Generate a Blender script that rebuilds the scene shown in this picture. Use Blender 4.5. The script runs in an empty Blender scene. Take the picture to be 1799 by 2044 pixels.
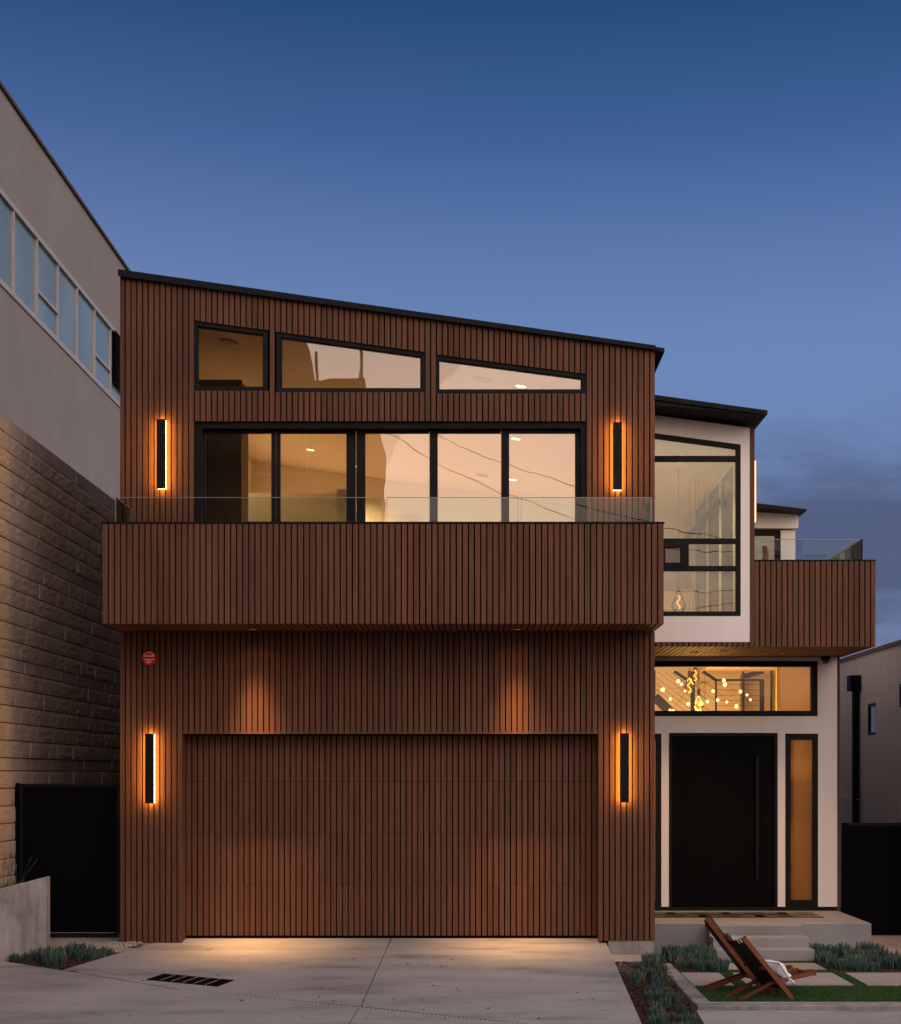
import bpy, bmesh, math, random
from mathutils import Vector, Matrix, Euler

S = bpy.context.scene
C = S.collection
R = random.Random(7)

# ------------------------------------------------------------------ camera, sky, sun, exposure
# Depth is +y, measured from the lens; the street is behind and below the camera, the house front stands at y = 21.4.
F, CX, CY, ZC = 3200.0, 950.0, 1545.0, 2.192      # focal length and principal point of the survey picture (1799 px wide)
cam = bpy.data.cameras.new('camera')
cam.sensor_fit = 'HORIZONTAL'; cam.sensor_width = 36.0
cam.lens = 36.0 * F / 1799.0
cam.shift_x = (1799 / 2 - CX) / 1799.0
cam.shift_y = (CY - 1022.0) / 1799.0
cam.clip_start = 0.1; cam.clip_end = 2000
cob = bpy.data.objects.new('camera', cam); C.objects.link(cob)
cob.location = (0, 0, ZC); cob.rotation_euler = (math.pi / 2, 0, 0)
S.camera = cob

W = bpy.data.worlds.new('World'); S.world = W; W.use_nodes = True
nt = W.node_tree; N = nt.nodes; L = nt.links
for n in list(N): N.remove(n)
def wn(t, **k):
    n = N.new(t)
    for a, b in k.items(): setattr(n, a, b)
    return n
wo = wn('ShaderNodeOutputWorld')
tc = wn('ShaderNodeTexCoord')
sep = wn('ShaderNodeSeparateXYZ'); L.new(tc.outputs['Generated'], sep.inputs[0])
def ramp(stops, src):
    r = wn('ShaderNodeValToRGB'); e = r.color_ramp.elements
    while len(e) > 1: e.remove(e[-1])
    e[0].position = stops[0][0]; e[0].color = (*stops[0][1], 1)
    for p, c in stops[1:]:
        q = e.new(p); q.color = (*c, 1)
    L.new(src, r.inputs[0]); return r.outputs[0]
def wmap(src, a, b, c=0.0, d=1.0, smooth=True):
    m = wn('ShaderNodeMapRange'); m.interpolation_type = 'SMOOTHSTEP' if smooth else 'LINEAR'
    L.new(src, m.inputs[0])
    for i, v in enumerate((a, b, c, d)): m.inputs[1 + i].default_value = v
    return m.outputs[0]
def wmix(f, a, b, mode='MIX'):
    m = wn('ShaderNodeMix', data_type='RGBA', blend_type=mode)
    if isinstance(f, float): m.inputs[0].default_value = f
    else: L.new(f, m.inputs[0])
    for i, v in ((6, a), (7, b)):
        if isinstance(v, tuple): m.inputs[i].default_value = (*v, 1)
        else: L.new(v, m.inputs[i])
    return m.outputs[2]
def wmath(op, a, b):
    m = wn('ShaderNodeMath', operation=op)
    for i, v in enumerate((a, b)):
        if isinstance(v, float): m.inputs[i].default_value = v
        else: L.new(v, m.inputs[i])
    return m.outputs[0]
# the twilight side of the sky (opposite the sunset): deep blue overhead, lavender towards the horizon
east = ramp([(0.0, (.16, .17, .30)), (.08, (.155, .19, .345)), (.18, (.148, .225, .435)), (.26, (.135, .22, .44)),
             (.32, (.090, .160, .365)), (.37, (.045, .107, .276)), (.44, (.015, .060, .165)), (1.0, (.03, .07, .19))], sep.outputs[2])
# the sunset side: pale pink glow low down, fading upwards
west = ramp([(0.0, (2.1, 1.25, .80)), (.10, (2.35, 1.75, 1.42)), (.30, (2.42, 1.95, 1.74)), (.6, (1.65, 1.42, 1.42)), (1.0, (.42, .44, .54))], sep.outputs[2])
sky = wmix(wmap(sep.outputs[1], .82, -.45), east, west)
# the left of the view is paler and more violet than the right
lf = wmath('MULTIPLY', wmap(sep.outputs[0], .05, -.45), wmap(sep.outputs[2], .5, .0))
sky = wmix(wmath('MULTIPLY', lf, .52), sky, (.265, .25, .45))
# bank of slate blue cloud low on the right
mp = wn('ShaderNodeMapping'); L.new(tc.outputs['Generated'], mp.inputs[0]); mp.inputs['Scale'].default_value = (5, 2, 15)
mp.inputs['Rotation'].default_value = (0, math.radians(-9), 0)
nz = wn('ShaderNodeTexNoise'); L.new(mp.outputs[0], nz.inputs[0]); nz.inputs['Scale'].default_value = 1.25; nz.inputs['Detail'].default_value = 7; nz.inputs['Roughness'].default_value = .52
cl = wmath('MULTIPLY', wmap(nz.outputs[0], .38, .56), wmath('MULTIPLY', wmap(sep.outputs[2], .235, .15), wmap(sep.outputs[0], .06, .20)))
sky = wmix(wmath('MULTIPLY', cl, .92), sky, (.072, .088, .165))
nish = wn('ShaderNodeTexSky', sky_type='NISHITA'); nish.sun_disc = False
nish.sun_elevation = math.radians(3.0); nish.sun_rotation = math.radians(188.0); nish.ozone_density = 4.0; nish.dust_density = .3
b1 = wn('ShaderNodeBackground'); L.new(nish.outputs[0], b1.inputs[0]); b1.inputs[1].default_value = .006
b2 = wn('ShaderNodeBackground'); L.new(sky, b2.inputs[0]); b2.inputs[1].default_value = 1.0
ad = wn('ShaderNodeAddShader'); L.new(b1.outputs[0], ad.inputs[0]); L.new(b2.outputs[0], ad.inputs[1]); L.new(ad.outputs[0], wo.inputs[0])

sl = bpy.data.lights.new('sun', 'SUN'); sl.energy = .12; sl.angle = math.radians(25); sl.color = (1, .72, .52)
so = bpy.data.objects.new('sun', sl); C.objects.link(so)
so.rotation_euler = Vector((-.14, .99, -.09)).to_track_quat('-Z', 'Y').to_euler()

S.view_settings.view_transform = 'Standard'; S.view_settings.look = 'None'
S.view_settings.exposure = 0.08; S.view_settings.gamma = 1.0; S.view_settings.use_curve_mapping = False
S.render.engine = 'CYCLES'
S.cycles.use_denoising = True
S.cycles.max_bounces = 10; S.cycles.diffuse_bounces = 5; S.cycles.transparent_max_bounces = 16
S.cycles.sample_clamp_indirect = 6.0
S.cycles.caustics_reflective = False; S.cycles.caustics_refractive = False

# ------------------------------------------------------------------ measuring helpers
def X(px, d): return (px - CX) * d / F            # survey picture column at depth d -> metres
def H(py, d): return ZC + (CY - py) * d / F
GR, GZ, GD = .08, -.035, 21.72                    # drive falls 8 per cent from the garage sill to the street
def gz(d): return GZ - GR * (GD - d)
def gp(px, py):
    d = (ZC - GZ + GR * GD) / ((py - CY) / F + GR)
    return X(px, d), d

# ------------------------------------------------------------------ object helpers
org = {}
def link(o, parent=None, at=(0, 0, 0)):
    C.objects.link(o)
    a = Vector(at); org[o.name] = a
    if parent is not None:
        o.parent = parent; o.location = a - org[parent.name]
    else: o.location = a
    return o
def props(o, label=None, cat=None, group=None, kind=None):
    if label: o['label'] = label
    if cat: o['category'] = cat
    if group: o['group'] = group
    if kind: o['kind'] = kind
    return o
def empty(name, at, label=None, cat=None, group=None, parent=None):
    o = bpy.data.objects.new(name, None); o.empty_display_size = .2
    link(o, parent, at); return props(o, label, cat, group)

class MB:
    def __init__(s): s.v = []; s.f = []; s.mi = []; s.cur = 0
    def add(s, vs, fs):
        n = len(s.v); s.v += [tuple(v) for v in vs]
        for f in fs: s.f.append(tuple(n + i for i in f)); s.mi.append(s.cur)
        return s
    def box(s, x0, x1, y0, y1, z0, z1):
        return s.prism(x0, x1, y0, y1, (z0, z0), (z1, z1))
    def prism(s, x0, x1, y0, y1, zb, zt):
        if not isinstance(zb, tuple): zb = (zb, zb)
        if not isinstance(zt, tuple): zt = (zt, zt)
        vs = [(x0, y0, zb[0]), (x1, y0, zb[1]), (x1, y1, zb[1]), (x0, y1, zb[0]), (x0, y0, zt[0]), (x1, y0, zt[1]), (x1, y1, zt[1]), (x0, y1, zt[0])]
        return s.add(vs, [(3, 2, 1, 0), (4, 5, 6, 7), (0, 1, 5, 4), (1, 2, 6, 5), (2, 3, 7, 6), (3, 0, 4, 7)])
    def poly(s, pts, z0, z1):                     # pts (x, y) counter clockwise; z0, z1 numbers or functions of (x, y)
        a = z0 if callable(z0) else (lambda x, y: z0); b = z1 if callable(z1) else (lambda x, y: z1)
        n = len(pts)
        vs = [(x, y, a(x, y)) for x, y in pts] + [(x, y, b(x, y)) for x, y in pts]
        return s.add(vs, [tuple(range(n - 1, -1, -1)), tuple(range(n, 2 * n))] + [(i, (i + 1) % n, n + (i + 1) % n, n + i) for i in range(n)])
    def tube(s, pts, r, n=8, cap=True):
        pts = [Vector(p) for p in pts]; rings = []; m = len(pts)
        rr = r if isinstance(r, (list, tuple)) else [r] * m
        up = None; vs = []
        for i, p in enumerate(pts):
            t = (pts[min(i + 1, m - 1)] - pts[max(i - 1, 0)]).normalized()
            if up is None or abs(t.dot(up)) > .98: up = Vector((0, 0, 1)) if abs(t.z) < .9 else Vector((1, 0, 0))
            a = t.cross(up).normalized(); b = a.cross(t).normalized(); up = b
            for k in range(n):
                an = 2 * math.pi * k / n
                vs.append(p + (a * math.cos(an) + b * math.sin(an)) * rr[i])
        fs = []
        for i in range(m - 1):
            for k in range(n):
                fs.append((i * n + k, i * n + (k + 1) % n, (i + 1) * n + (k + 1) % n, (i + 1) * n + k))
        if cap:
            fs.append(tuple(range(n - 1, -1, -1))); fs.append(tuple((m - 1) * n + k for k in range(n)))
        return s.add(vs, fs)
    def lathe(s, prof, c, n=20):                  # prof (r, z) about a vertical axis
        vs = []
        for r, z in prof:
            for k in range(n):
                a = 2 * math.pi * k / n; vs.append((c[0] + r * math.cos(a), c[1] + r * math.sin(a), c[2] + z))
        fs = []
        for i in range(len(prof) - 1):
            for k in range(n): fs.append((i * n + k, i * n + (k + 1) % n, (i + 1) * n + (k + 1) % n, (i + 1) * n + k))
        fs.append(tuple(range(n - 1, -1, -1))); fs.append(tuple((len(prof) - 1) * n + k for k in range(n)))
        return s.add(vs, fs)
    def bar(s, p, q, w, t, up=(0, 0, 1)):         # rectangular bar, w along the side axis, t along up
        p, q = Vector(p), Vector(q); d = (q - p).normalized(); u = Vector(up)
        a = d.cross(u).normalized(); b = a.cross(d).normalized()
        vs = []
        for o in (p, q):
            for i, j in ((-1, -1), (1, -1), (1, 1), (-1, 1)): vs.append(o + a * w * .5 * i + b * t * .5 * j)
        return s.add(vs, [(0, 1, 2, 3), (7, 6, 5, 4), (0, 4, 5, 1), (1, 5, 6, 2), (2, 6, 7, 3), (3, 7, 4, 0)])
    def build(s, name, mats, parent=None, at=None, smooth=False, bevel=0.0, local=False):
        if not isinstance(mats, (list, tuple)): mats = [mats]
        if local: at = (0, 0, 0)
        elif at is None:
            lo = [min(v[i] for v in s.v) for i in range(3)]; hi = [max(v[i] for v in s.v) for i in range(3)]
            at = ((lo[0] + hi[0]) / 2, (lo[1] + hi[1]) / 2, lo[2])
        me = bpy.data.meshes.new(name)
        me.from_pydata([(v[0] - at[0], v[1] - at[1], v[2] - at[2]) for v in s.v], [], s.f)
        for m in mats: me.materials.append(m)
        if len(mats) > 1: me.polygons.foreach_set('material_index', s.mi)
        bm = bmesh.new(); bm.from_mesh(me); bmesh.ops.recalc_face_normals(bm, faces=bm.faces[:])
        if bevel:
            bmesh.ops.bevel(bm, geom=bm.edges[:], offset=bevel, segments=1, affect='EDGES', clamp_overlap=True)
        bm.to_mesh(me); bm.free()
        if smooth: me.polygons.foreach_set('use_smooth', [True] * len(me.polygons))
        o = bpy.data.objects.new(name, me)
        return link(o, parent, at)

def piece(name, me, parent, at, rot=None):
    o = bpy.data.objects.new(name, me); link(o, parent, at)
    if rot: o.rotation_euler = rot
    return o

# ------------------------------------------------------------------ materials
def mat(name, col=(.5, .5, .5), rough=.6, metal=0.0, spec=.5):
    m = bpy.data.materials.new(name); m.use_nodes = True
    b = m.node_tree.nodes['Principled BSDF']
    b.inputs['Base Color'].default_value = (*col, 1); b.inputs['Roughness'].default_value = rough; b.inputs['Metallic'].default_value = metal
    b.inputs['Specular IOR Level'].default_value = spec
    return m, m.node_tree, b
def nd(t, typ, **k):
    n = t.nodes.new(typ)
    for a, b in k.items(): setattr(n, a, b)
    return n
def coords(t, kind='Object', scale=(1, 1, 1), rnd=False):
    c = nd(t, 'ShaderNodeTexCoord'); src = c.outputs[kind]
    if kind == 'World':
        pass
    if rnd:
        oi = nd(t, 'ShaderNodeObjectInfo'); sc = nd(t, 'ShaderNodeVectorMath', operation='SCALE'); sc.inputs[0].default_value = (17, 31, 53)
        t.links.new(oi.outputs['Random'], sc.inputs['Scale'])
        ad = nd(t, 'ShaderNodeVectorMath', operation='ADD'); t.links.new(src, ad.inputs[0]); t.links.new(sc.outputs[0], ad.inputs[1]); src = ad.outputs[0]
    m = nd(t, 'ShaderNodeMapping'); m.inputs['Scale'].default_value = scale; t.links.new(src, m.inputs[0])
    return m.outputs[0]
def worldpos(t, scale=(1, 1, 1)):
    g = nd(t, 'ShaderNodeNewGeometry'); m = nd(t, 'ShaderNodeMapping'); m.inputs['Scale'].default_value = scale
    t.links.new(g.outputs['Position'], m.inputs[0]); return m.outputs[0]
def noise(t, vec, scale, detail=4, rough=.5):
    n = nd(t, 'ShaderNodeTexNoise'); n.inputs['Scale'].default_value = scale; n.inputs['Detail'].default_value = detail; n.inputs['Roughness'].default_value = rough
    t.links.new(vec, n.inputs['Vector']); return n.outputs[0]
def cramp(t, src, stops):
    r = nd(t, 'ShaderNodeValToRGB'); e = r.color_ramp.elements
    while len(e) > 1: e.remove(e[-1])
    e[0].position = stops[0][0]; e[0].color = (*stops[0][1], 1)
    for p, c in stops[1:]:
        q = e.new(p); q.color = (*c, 1)
    t.links.new(src, r.inputs[0]); return r.outputs[0]
def mixc(t, f, a, b, mode='MIX'):
    m = nd(t, 'ShaderNodeMix', data_type='RGBA', blend_type=mode)
    if isinstance(f, (int, float)): m.inputs[0].default_value = f
    else: t.links.new(f, m.inputs[0])
    for i, v in ((6, a), (7, b)):
        if isinstance(v, tuple): m.inputs[i].default_value = (*v, 1)
        else: t.links.new(v, m.inputs[i])
    return m.outputs[2]
def bump(t, b, h, strength, dist=.01):
    n = nd(t, 'ShaderNodeBump'); n.inputs['Strength'].default_value = strength; n.inputs['Distance'].default_value = dist
    t.links.new(h, n.inputs['Height']); t.links.new(n.outputs[0], b.inputs['Normal'])
g3 = lambda v: (v, v, v)

def wood_mat(name, lo, hi, axis=2, rough=.6):
    m, t, b = mat(name, hi, rough, spec=.13)
    sc = [38, 38, 38]; sc[axis] = 1.1
    v = coords(t, 'Object', tuple(sc), rnd=True)
    gr = noise(t, v, 1.0, 6, .62)
    c = cramp(t, gr, [(.28, lo), (.72, hi)])
    oi = nd(t, 'ShaderNodeObjectInfo')
    sx = nd(t, 'ShaderNodeSeparateXYZ'); t.links.new(oi.outputs['Location'], sx.inputs[0])
    sn = nd(t, 'ShaderNodeMath', operation='SNAP'); t.links.new(sx.outputs[0], sn.inputs[0]); sn.inputs[1].default_value = .012
    wn_ = nd(t, 'ShaderNodeTexWhiteNoise', noise_dimensions='1D'); t.links.new(sn.outputs[0], wn_.inputs['W'])
    mm = nd(t, 'ShaderNodeMix'); mm.inputs[0].default_value = .25; t.links.new(wn_.outputs['Value'], mm.inputs[2]); t.links.new(oi.outputs['Random'], mm.inputs[3])
    tone = cramp(t, mm.outputs[0], [(0, (.80, .79, .79)), (.35, (.94, .95, .95)), (.6, (1.0, .98, .96)), (.85, (1.09, 1.03, 1.0)), (1, (1.22, 1.12, 1.06))])
    c = mixc(t, 1.0, c, tone, 'MULTIPLY')
    wv = worldpos(t, (1.6, 1.6, .5)); w = noise(t, wv, 1.0, 4, .6)
    c = mixc(t, 1.0, c, cramp(t, w, [(.3, g3(.86)), (.7, g3(1.1))]), 'MULTIPLY')
    fl = noise(t, worldpos(t, (30, 30, 9)), 1.0, 2)        # pale scuffs
    c = mixc(t, cramp(t, fl, [(.80, g3(0)), (.86, g3(.35))]), c, (.33, .22, .16))
    t.links.new(c, b.inputs['Base Color'])
    t.links.new(cramp(t, gr, [(.2, g3(rough + .14)), (.8, g3(rough - .08))]), b.inputs['Roughness'])
    bump(t, b, gr, .25, .002)
    return m
M = {}
M['wood'] = wood_mat('wood_cladding', (.089, .0402, .0245), (.162, .0745, .0455))
M['wood_depth'] = wood_mat('wood_soffit', (.089, .0402, .0245), (.162, .0745, .0455), axis=1)
M['backing'] = mat('black_membrane', (.0025, .002, .002), .95, 0, .05)[0]

def metal_mat(name, col, rough, spec=.14):
    m, t, b = mat(name, col, rough, spec=spec)
    n = noise(t, worldpos(t, (6, 6, 6)), 1.0, 3)
    t.links.new(cramp(t, n, [(.3, g3(rough - .08)), (.7, g3(rough + .1))]), b.inputs['Roughness'])
    t.links.new(mixc(t, n, tuple(c * .8 for c in col), tuple(c * 1.25 for c in col)), b.inputs['Base Color'])
    return m
M['black'] = metal_mat('black_aluminium', (.006, .006, .007), .55)
M['gate'] = metal_mat('black_gate_paint', (.0022, .0022, .0026), .55, .05)
M['roof'] = metal_mat('dark_roof_metal', (.007, .007, .009), .6)
M['frame_grey'] = metal_mat('grey_frame', (.10, .11, .12), .5)
M['alu'] = metal_mat('pale_aluminium', (.42, .40, .40), .4)

def plaster_mat(name, a, c2, scale=1.0, streak=.12):
    m, t, b = mat(name, a, .85, spec=.25)
    n = noise(t, worldpos(t, (.9 * scale,) * 3), 1.0, 6, .6)
    c = cramp(t, n, [(.3, a), (.7, c2)])
    s = noise(t, worldpos(t, (5, 5, .25)), 1.0, 4, .6)
    c = mixc(t, 1.0, c, cramp(t, s, [(.3, g3(1 - streak)), (.65, g3(1.0))]), 'MULTIPLY')
    t.links.new(c, b.inputs['Base Color'])
    bump(t, b, noise(t, worldpos(t, (60, 60, 60)), 1.0, 3), .25, .004)
    return m
M['stucco'] = plaster_mat('white_stucco', (.79, .735, .69), (.84, .785, .74), 1.4, .06)
M['taupe'] = plaster_mat('taupe_concrete_render', (.268, .253, .236), (.308, .292, .272), .7, .05)
M['neighbour'] = plaster_mat('pinkish_stucco', (.45, .395, .35), (.52, .455, .405), .8, .10)
M['cap'] = plaster_mat('dark_coping', (.09, .075, .065), (.12, .10, .085), 2, .1)

def concrete_mat(name, a, c2, dark=.55, big=.35, streak=None):
    m, t, b = mat(name, a, .8, spec=.3)
    n1 = noise(t, worldpos(t, (big, big * 1.6, big)), 1.0, 7, .6)
    c = cramp(t, n1, [(.3, a), (.68, c2)])
    n2 = noise(t, worldpos(t, (.7, 2.4, 1.0)), 1.0, 6, .66)                # wiped, directional stains
    c = mixc(t, 1.0, c, cramp(t, n2, [(.33, g3(dark)), (.46, g3(.88)), (.58, g3(1.0))]), 'MULTIPLY')
    n4 = noise(t, worldpos(t, (4.5, 11, 5)), 1.0, 5, .7)
    c = mixc(t, 1.0, c, cramp(t, n4, [(.22, g3(.62)), (.36, g3(.97)), (.7, g3(1.04))]), 'MULTIPLY')
    if streak:
        s = noise(t, worldpos(t, (7, 7, .8)), 1.0, 5, .6)
        c = mixc(t, 1.0, c, cramp(t, s, [(.33, g3(1 - streak)), (.6, g3(1.0))]), 'MULTIPLY')
    n3 = noise(t, worldpos(t, (70, 70, 70)), 1.0, 2)
    c = mixc(t, 1.0, c, cramp(t, n3, [(.3, g3(.9)), (.7, g3(1.06))]), 'MULTIPLY')
    t.links.new(c, b.inputs['Base Color'])
    t.links.new(cramp(t, n2, [(.3, g3(.6)), (.6, g3(.82))]), b.inputs['Roughness'])
    bump(t, b, n3, .2, .003)
    return m
M['drive'] = concrete_mat('drive_concrete', (.272, .256, .252), (.36, .34, .333), .62)
M['wallconc'] = concrete_mat('board_cast_concrete', (.30, .275, .255), (.39, .36, .335), .5, 1.2, .34)
M['porch'] = concrete_mat('porch_concrete', (.245, .235, .235), (.30, .285, .28), .82, .9)
M['pad'] = concrete_mat('paving_concrete', (.33, .275, .25), (.39, .33, .30), .8, .8)
M['asphalt'] = concrete_mat('street_asphalt', (.045, .045, .047), (.06, .06, .06), .8)
M['soil'] = concrete_mat('bare_earth', (.05, .035, .026), (.08, .055, .04), .7, 1.5)

def block_mat(name, a, c2, rough_amt, speck):
    m, t, b = mat(name, a, .92, spec=.2)
    n = noise(t, coords(t, 'Object', (70, 70, 70), rnd=True), 1.0, 5, .75)
    c = cramp(t, n, [(.3, a), (.7, c2)])
    oi = nd(t, 'ShaderNodeObjectInfo')
    c = mixc(t, 1.0, c, cramp(t, oi.outputs['Random'], [(0, g3(.9)), (.5, (1, .99, .98)), (1, (1.09, 1.08, 1.06))]), 'MULTIPLY')
    v = nd(t, 'ShaderNodeTexVoronoi'); v.inputs['Scale'].default_value = 55; t.links.new(coords(t, 'Object', (1, 1, 1), rnd=True), v.inputs['Vector'])
    c = mixc(t, 1.0, c, cramp(t, v.outputs['Distance'], [(.08, g3(speck)), (.3, g3(1))]), 'MULTIPLY')
    t.links.new(c, b.inputs['Base Color'])
    h = mixc(t, .5, n, v.outputs['Distance'])
    bump(t, b, h, rough_amt, .02)
    return m
M['block'] = block_mat('split_face_block', (.33, .245, .182), (.53, .405, .31), .9, .6)
M['block_smooth'] = block_mat('smooth_block', (.33, .25, .20), (.42, .33, .27), .2, .9)
M['mortar'] = mat('mortar', (.10, .078, .062), .95)[0]

def glass_mat(name, tint, ior, rough=0.0, wav=0.0, wscale=(.5, .5, .5)):
    m = bpy.data.materials.new(name); m.use_nodes = True; t = m.node_tree
    for n in list(t.nodes): t.nodes.remove(n)
    o = nd(t, 'ShaderNodeOutputMaterial'); tr = nd(t, 'ShaderNodeBsdfTransparent'); tr.inputs[0].default_value = (*tint, 1)
    gl = nd(t, 'ShaderNodeBsdfGlossy'); gl.inputs['Roughness'].default_value = rough; gl.inputs[0].default_value = (1, 1, 1, 1)
    fr = nd(t, 'ShaderNodeFresnel'); fr.inputs['IOR'].default_value = ior
    if wav:
        h = noise(t, worldpos(t, wscale), 1.0, 2); bp = nd(t, 'ShaderNodeBump'); bp.inputs['Strength'].default_value = 1.0; bp.inputs['Distance'].default_value = wav
        t.links.new(h, bp.inputs['Height']); t.links.new(bp.outputs[0], gl.inputs['Normal'])
    mx = nd(t, 'ShaderNodeMixShader'); t.links.new(fr.outputs[0], mx.inputs[0]); t.links.new(tr.outputs[0], mx.inputs[1]); t.links.new(gl.outputs[0], mx.inputs[2])
    t.links.new(mx.outputs[0], o.inputs[0]); return m
M['glass'] = glass_mat('coated_window_glass', (.88, .86, .81), 1.82, 0, .0012, (1.3, 1.3, 1.3))
M['rail_glass'] = glass_mat('guard_glass', (.90, .95, .92), 1.26)
m, t, b = mat('polished_glass_edge', (.20, .27, .25), .25); M['glass_edge'] = m
M['return_glass'] = glass_mat('side_guard_glass', (.88, .94, .93), 1.08)
M['bay_glass'] = glass_mat('greenish_bay_glass', (.74, .79, .68), 1.66, 0, .0012, (1.3, 1.3, 1.3))
M['vent_glass'] = glass_mat('insect_screen_glass', (.42, .38, .34), 1.5)
# reeded privacy glass: scatters the hall light that comes through it
m = bpy.data.materials.new('reeded_glass'); m.use_nodes = True; t = m.node_tree
b = None
tl = nd(t, 'ShaderNodeBsdfTranslucent'); tl.inputs[0].default_value = (.55, .47, .36, 1)
tp = nd(t, 'ShaderNodeBsdfTransparent'); tp.inputs[0].default_value = (.66, .56, .44, 1)
ms1 = nd(t, 'ShaderNodeMixShader'); ms1.inputs[0].default_value = .62; t.links.new(tl.outputs[0], ms1.inputs[1]); t.links.new(tp.outputs[0], ms1.inputs[2])
gl = nd(t, 'ShaderNodeBsdfGlossy'); gl.inputs['Roughness'].default_value = .25
ms2 = nd(t, 'ShaderNodeMixShader'); ms2.inputs[0].default_value = .06; t.links.new(ms1.outputs[0], ms2.inputs[1]); t.links.new(gl.outputs[0], ms2.inputs[2])
t.links.new(ms2.outputs[0], t.nodes['Material Output'].inputs[0]); M['ribbed'] = m
# office glazing: opaque pale green panes, the sky's reflection put into their colour
m, t, b = mat('office_glass', (.085, .125, .13), .06, spec=.55)
b.inputs['IOR'].default_value = 1.5
n = noise(t, worldpos(t, (.4, .8, .4)), 1.0, 2); t.links.new(cramp(t, n, [(.35, (.165, .235, .215)), (.65, (.235, .31, .275))]), b.inputs['Base Color']); M['office'] = m
m, t, b = mat('dark_glass', (.01, .013, .018), .05, spec=.8); M['darkglass'] = m

M['paint'] = mat('warm_white_paint', (.74, .68, .60), .8, spec=.2)[0]
M['paint_hall'] = mat('hall_paint', (.72, .60, .46), .8, spec=.2)[0]
M['floor'] = wood_mat('oak_floor', (.30, .20, .12), (.42, .29, .18), axis=1, rough=.4)
M['dark_wood'] = mat('dark_joinery', (.12, .075, .05), .5)[0]
M['grey'] = mat('speaker_grey', (.30, .29, .28), .7)[0]
M['white'] = mat('white_plastic', (.8, .8, .78), .5)[0]

def emit(name, col, s):
    m = bpy.data.materials.new(name); m.use_nodes = True; t = m.node_tree
    for n in list(t.nodes): t.nodes.remove(n)
    o = nd(t, 'ShaderNodeOutputMaterial'); e = nd(t, 'ShaderNodeEmission'); e.inputs[0].default_value = (*col, 1); e.inputs[1].default_value = s
    t.links.new(e.outputs[0], o.inputs[0]); return m
M['sconce'] = emit('sconce_diffuser_light', (1, .46, .06), 40.0)
M['disc'] = emit('downlight_lens', (1, .80, .50), 3.5)
M['disc_dim'] = emit('soffit_lens', (1, .55, .22), .12)
M['filament'] = emit('filament', (1, .47, .13), 2.2)
M['bulb'] = emit('small_bulb', (1, .52, .18), 5.0)
M['amber'] = glass_mat('amber_bulb_glass', (1, .80, .42), 1.5)

def leaf_mat(name, lo, hi, tip=None, rough=.5):
    m, t, b = mat(name, hi, rough, spec=.4)
    oi = nd(t, 'ShaderNodeObjectInfo')
    n = noise(t, coords(t, 'Object', (28, 28, 10), rnd=True), 1.0, 3)
    c = cramp(t, n, [(.3, lo), (.7, hi)])
    c = mixc(t, 1.0, c, cramp(t, oi.outputs['Random'], [(0, (.75, .8, .8)), (.6, (1, 1, 1)), (1, (1.25, 1.2, .95))]), 'MULTIPLY')
    t.links.new(c, b.inputs['Base Color']); return m
M['succulent'] = leaf_mat('blue_green_leaf', (.020, .045, .041), (.052, .100, .083))
M['succulent_yellow'] = leaf_mat('yellow_green_leaf', (.09, .12, .03), (.16, .19, .06))
M['grass'] = leaf_mat('lawn_blade', (.018, .055, .010), (.040, .095, .020), rough=.7)
M['turf'] = mat('turf_base', (.018, .035, .010), .95)[0]
M['lav_leaf'] = leaf_mat('lavender_leaf', (.035, .055, .03), (.07, .10, .055))
M['lav_flower'] = leaf_mat('lavender_flower', (.085, .055, .14), (.17, .11, .24))
M['mulch'] = concrete_mat('bark_mulch', (.035, .013, .009), (.075, .026, .017), .6, 3.0)
M['chip'] = leaf_mat('bark_chip', (.028, .011, .008), (.07, .027, .019), rough=.9)
M['pebble'] = leaf_mat('cream_pebble', (.36, .29, .23), (.56, .47, .39), rough=.8)
M['chair'] = wood_mat('chair_teak', (.055, .018, .013), (.11, .036, .023), axis=0, rough=.4)
M['chair_edge'] = wood_mat('chair_teak_edge', (.12, .042, .02), (.21, .075, .034), axis=0, rough=.4)  # copy of the teak with the orange light on the rails put into its colour
M['sling'] = mat('black_leather', (.009, .006, .006), .5)[0]
M['cushion'] = plaster_mat('white_cotton', (.70, .69, .70), (.78, .76, .76), 4, .02)
M['seam'] = mat('dark_seam', (.06, .06, .08), .9)[0]
M['grey_cushion'] = plaster_mat('grey_cotton', (.26, .26, .27), (.32, .32, .33), 4, .02)
M['red'] = mat('red_enamel', (.62, .012, .018), .5, 0, .2)[0]
M['lettering'] = mat('white_lettering', (.85, .83, .80), .6)[0]

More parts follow.
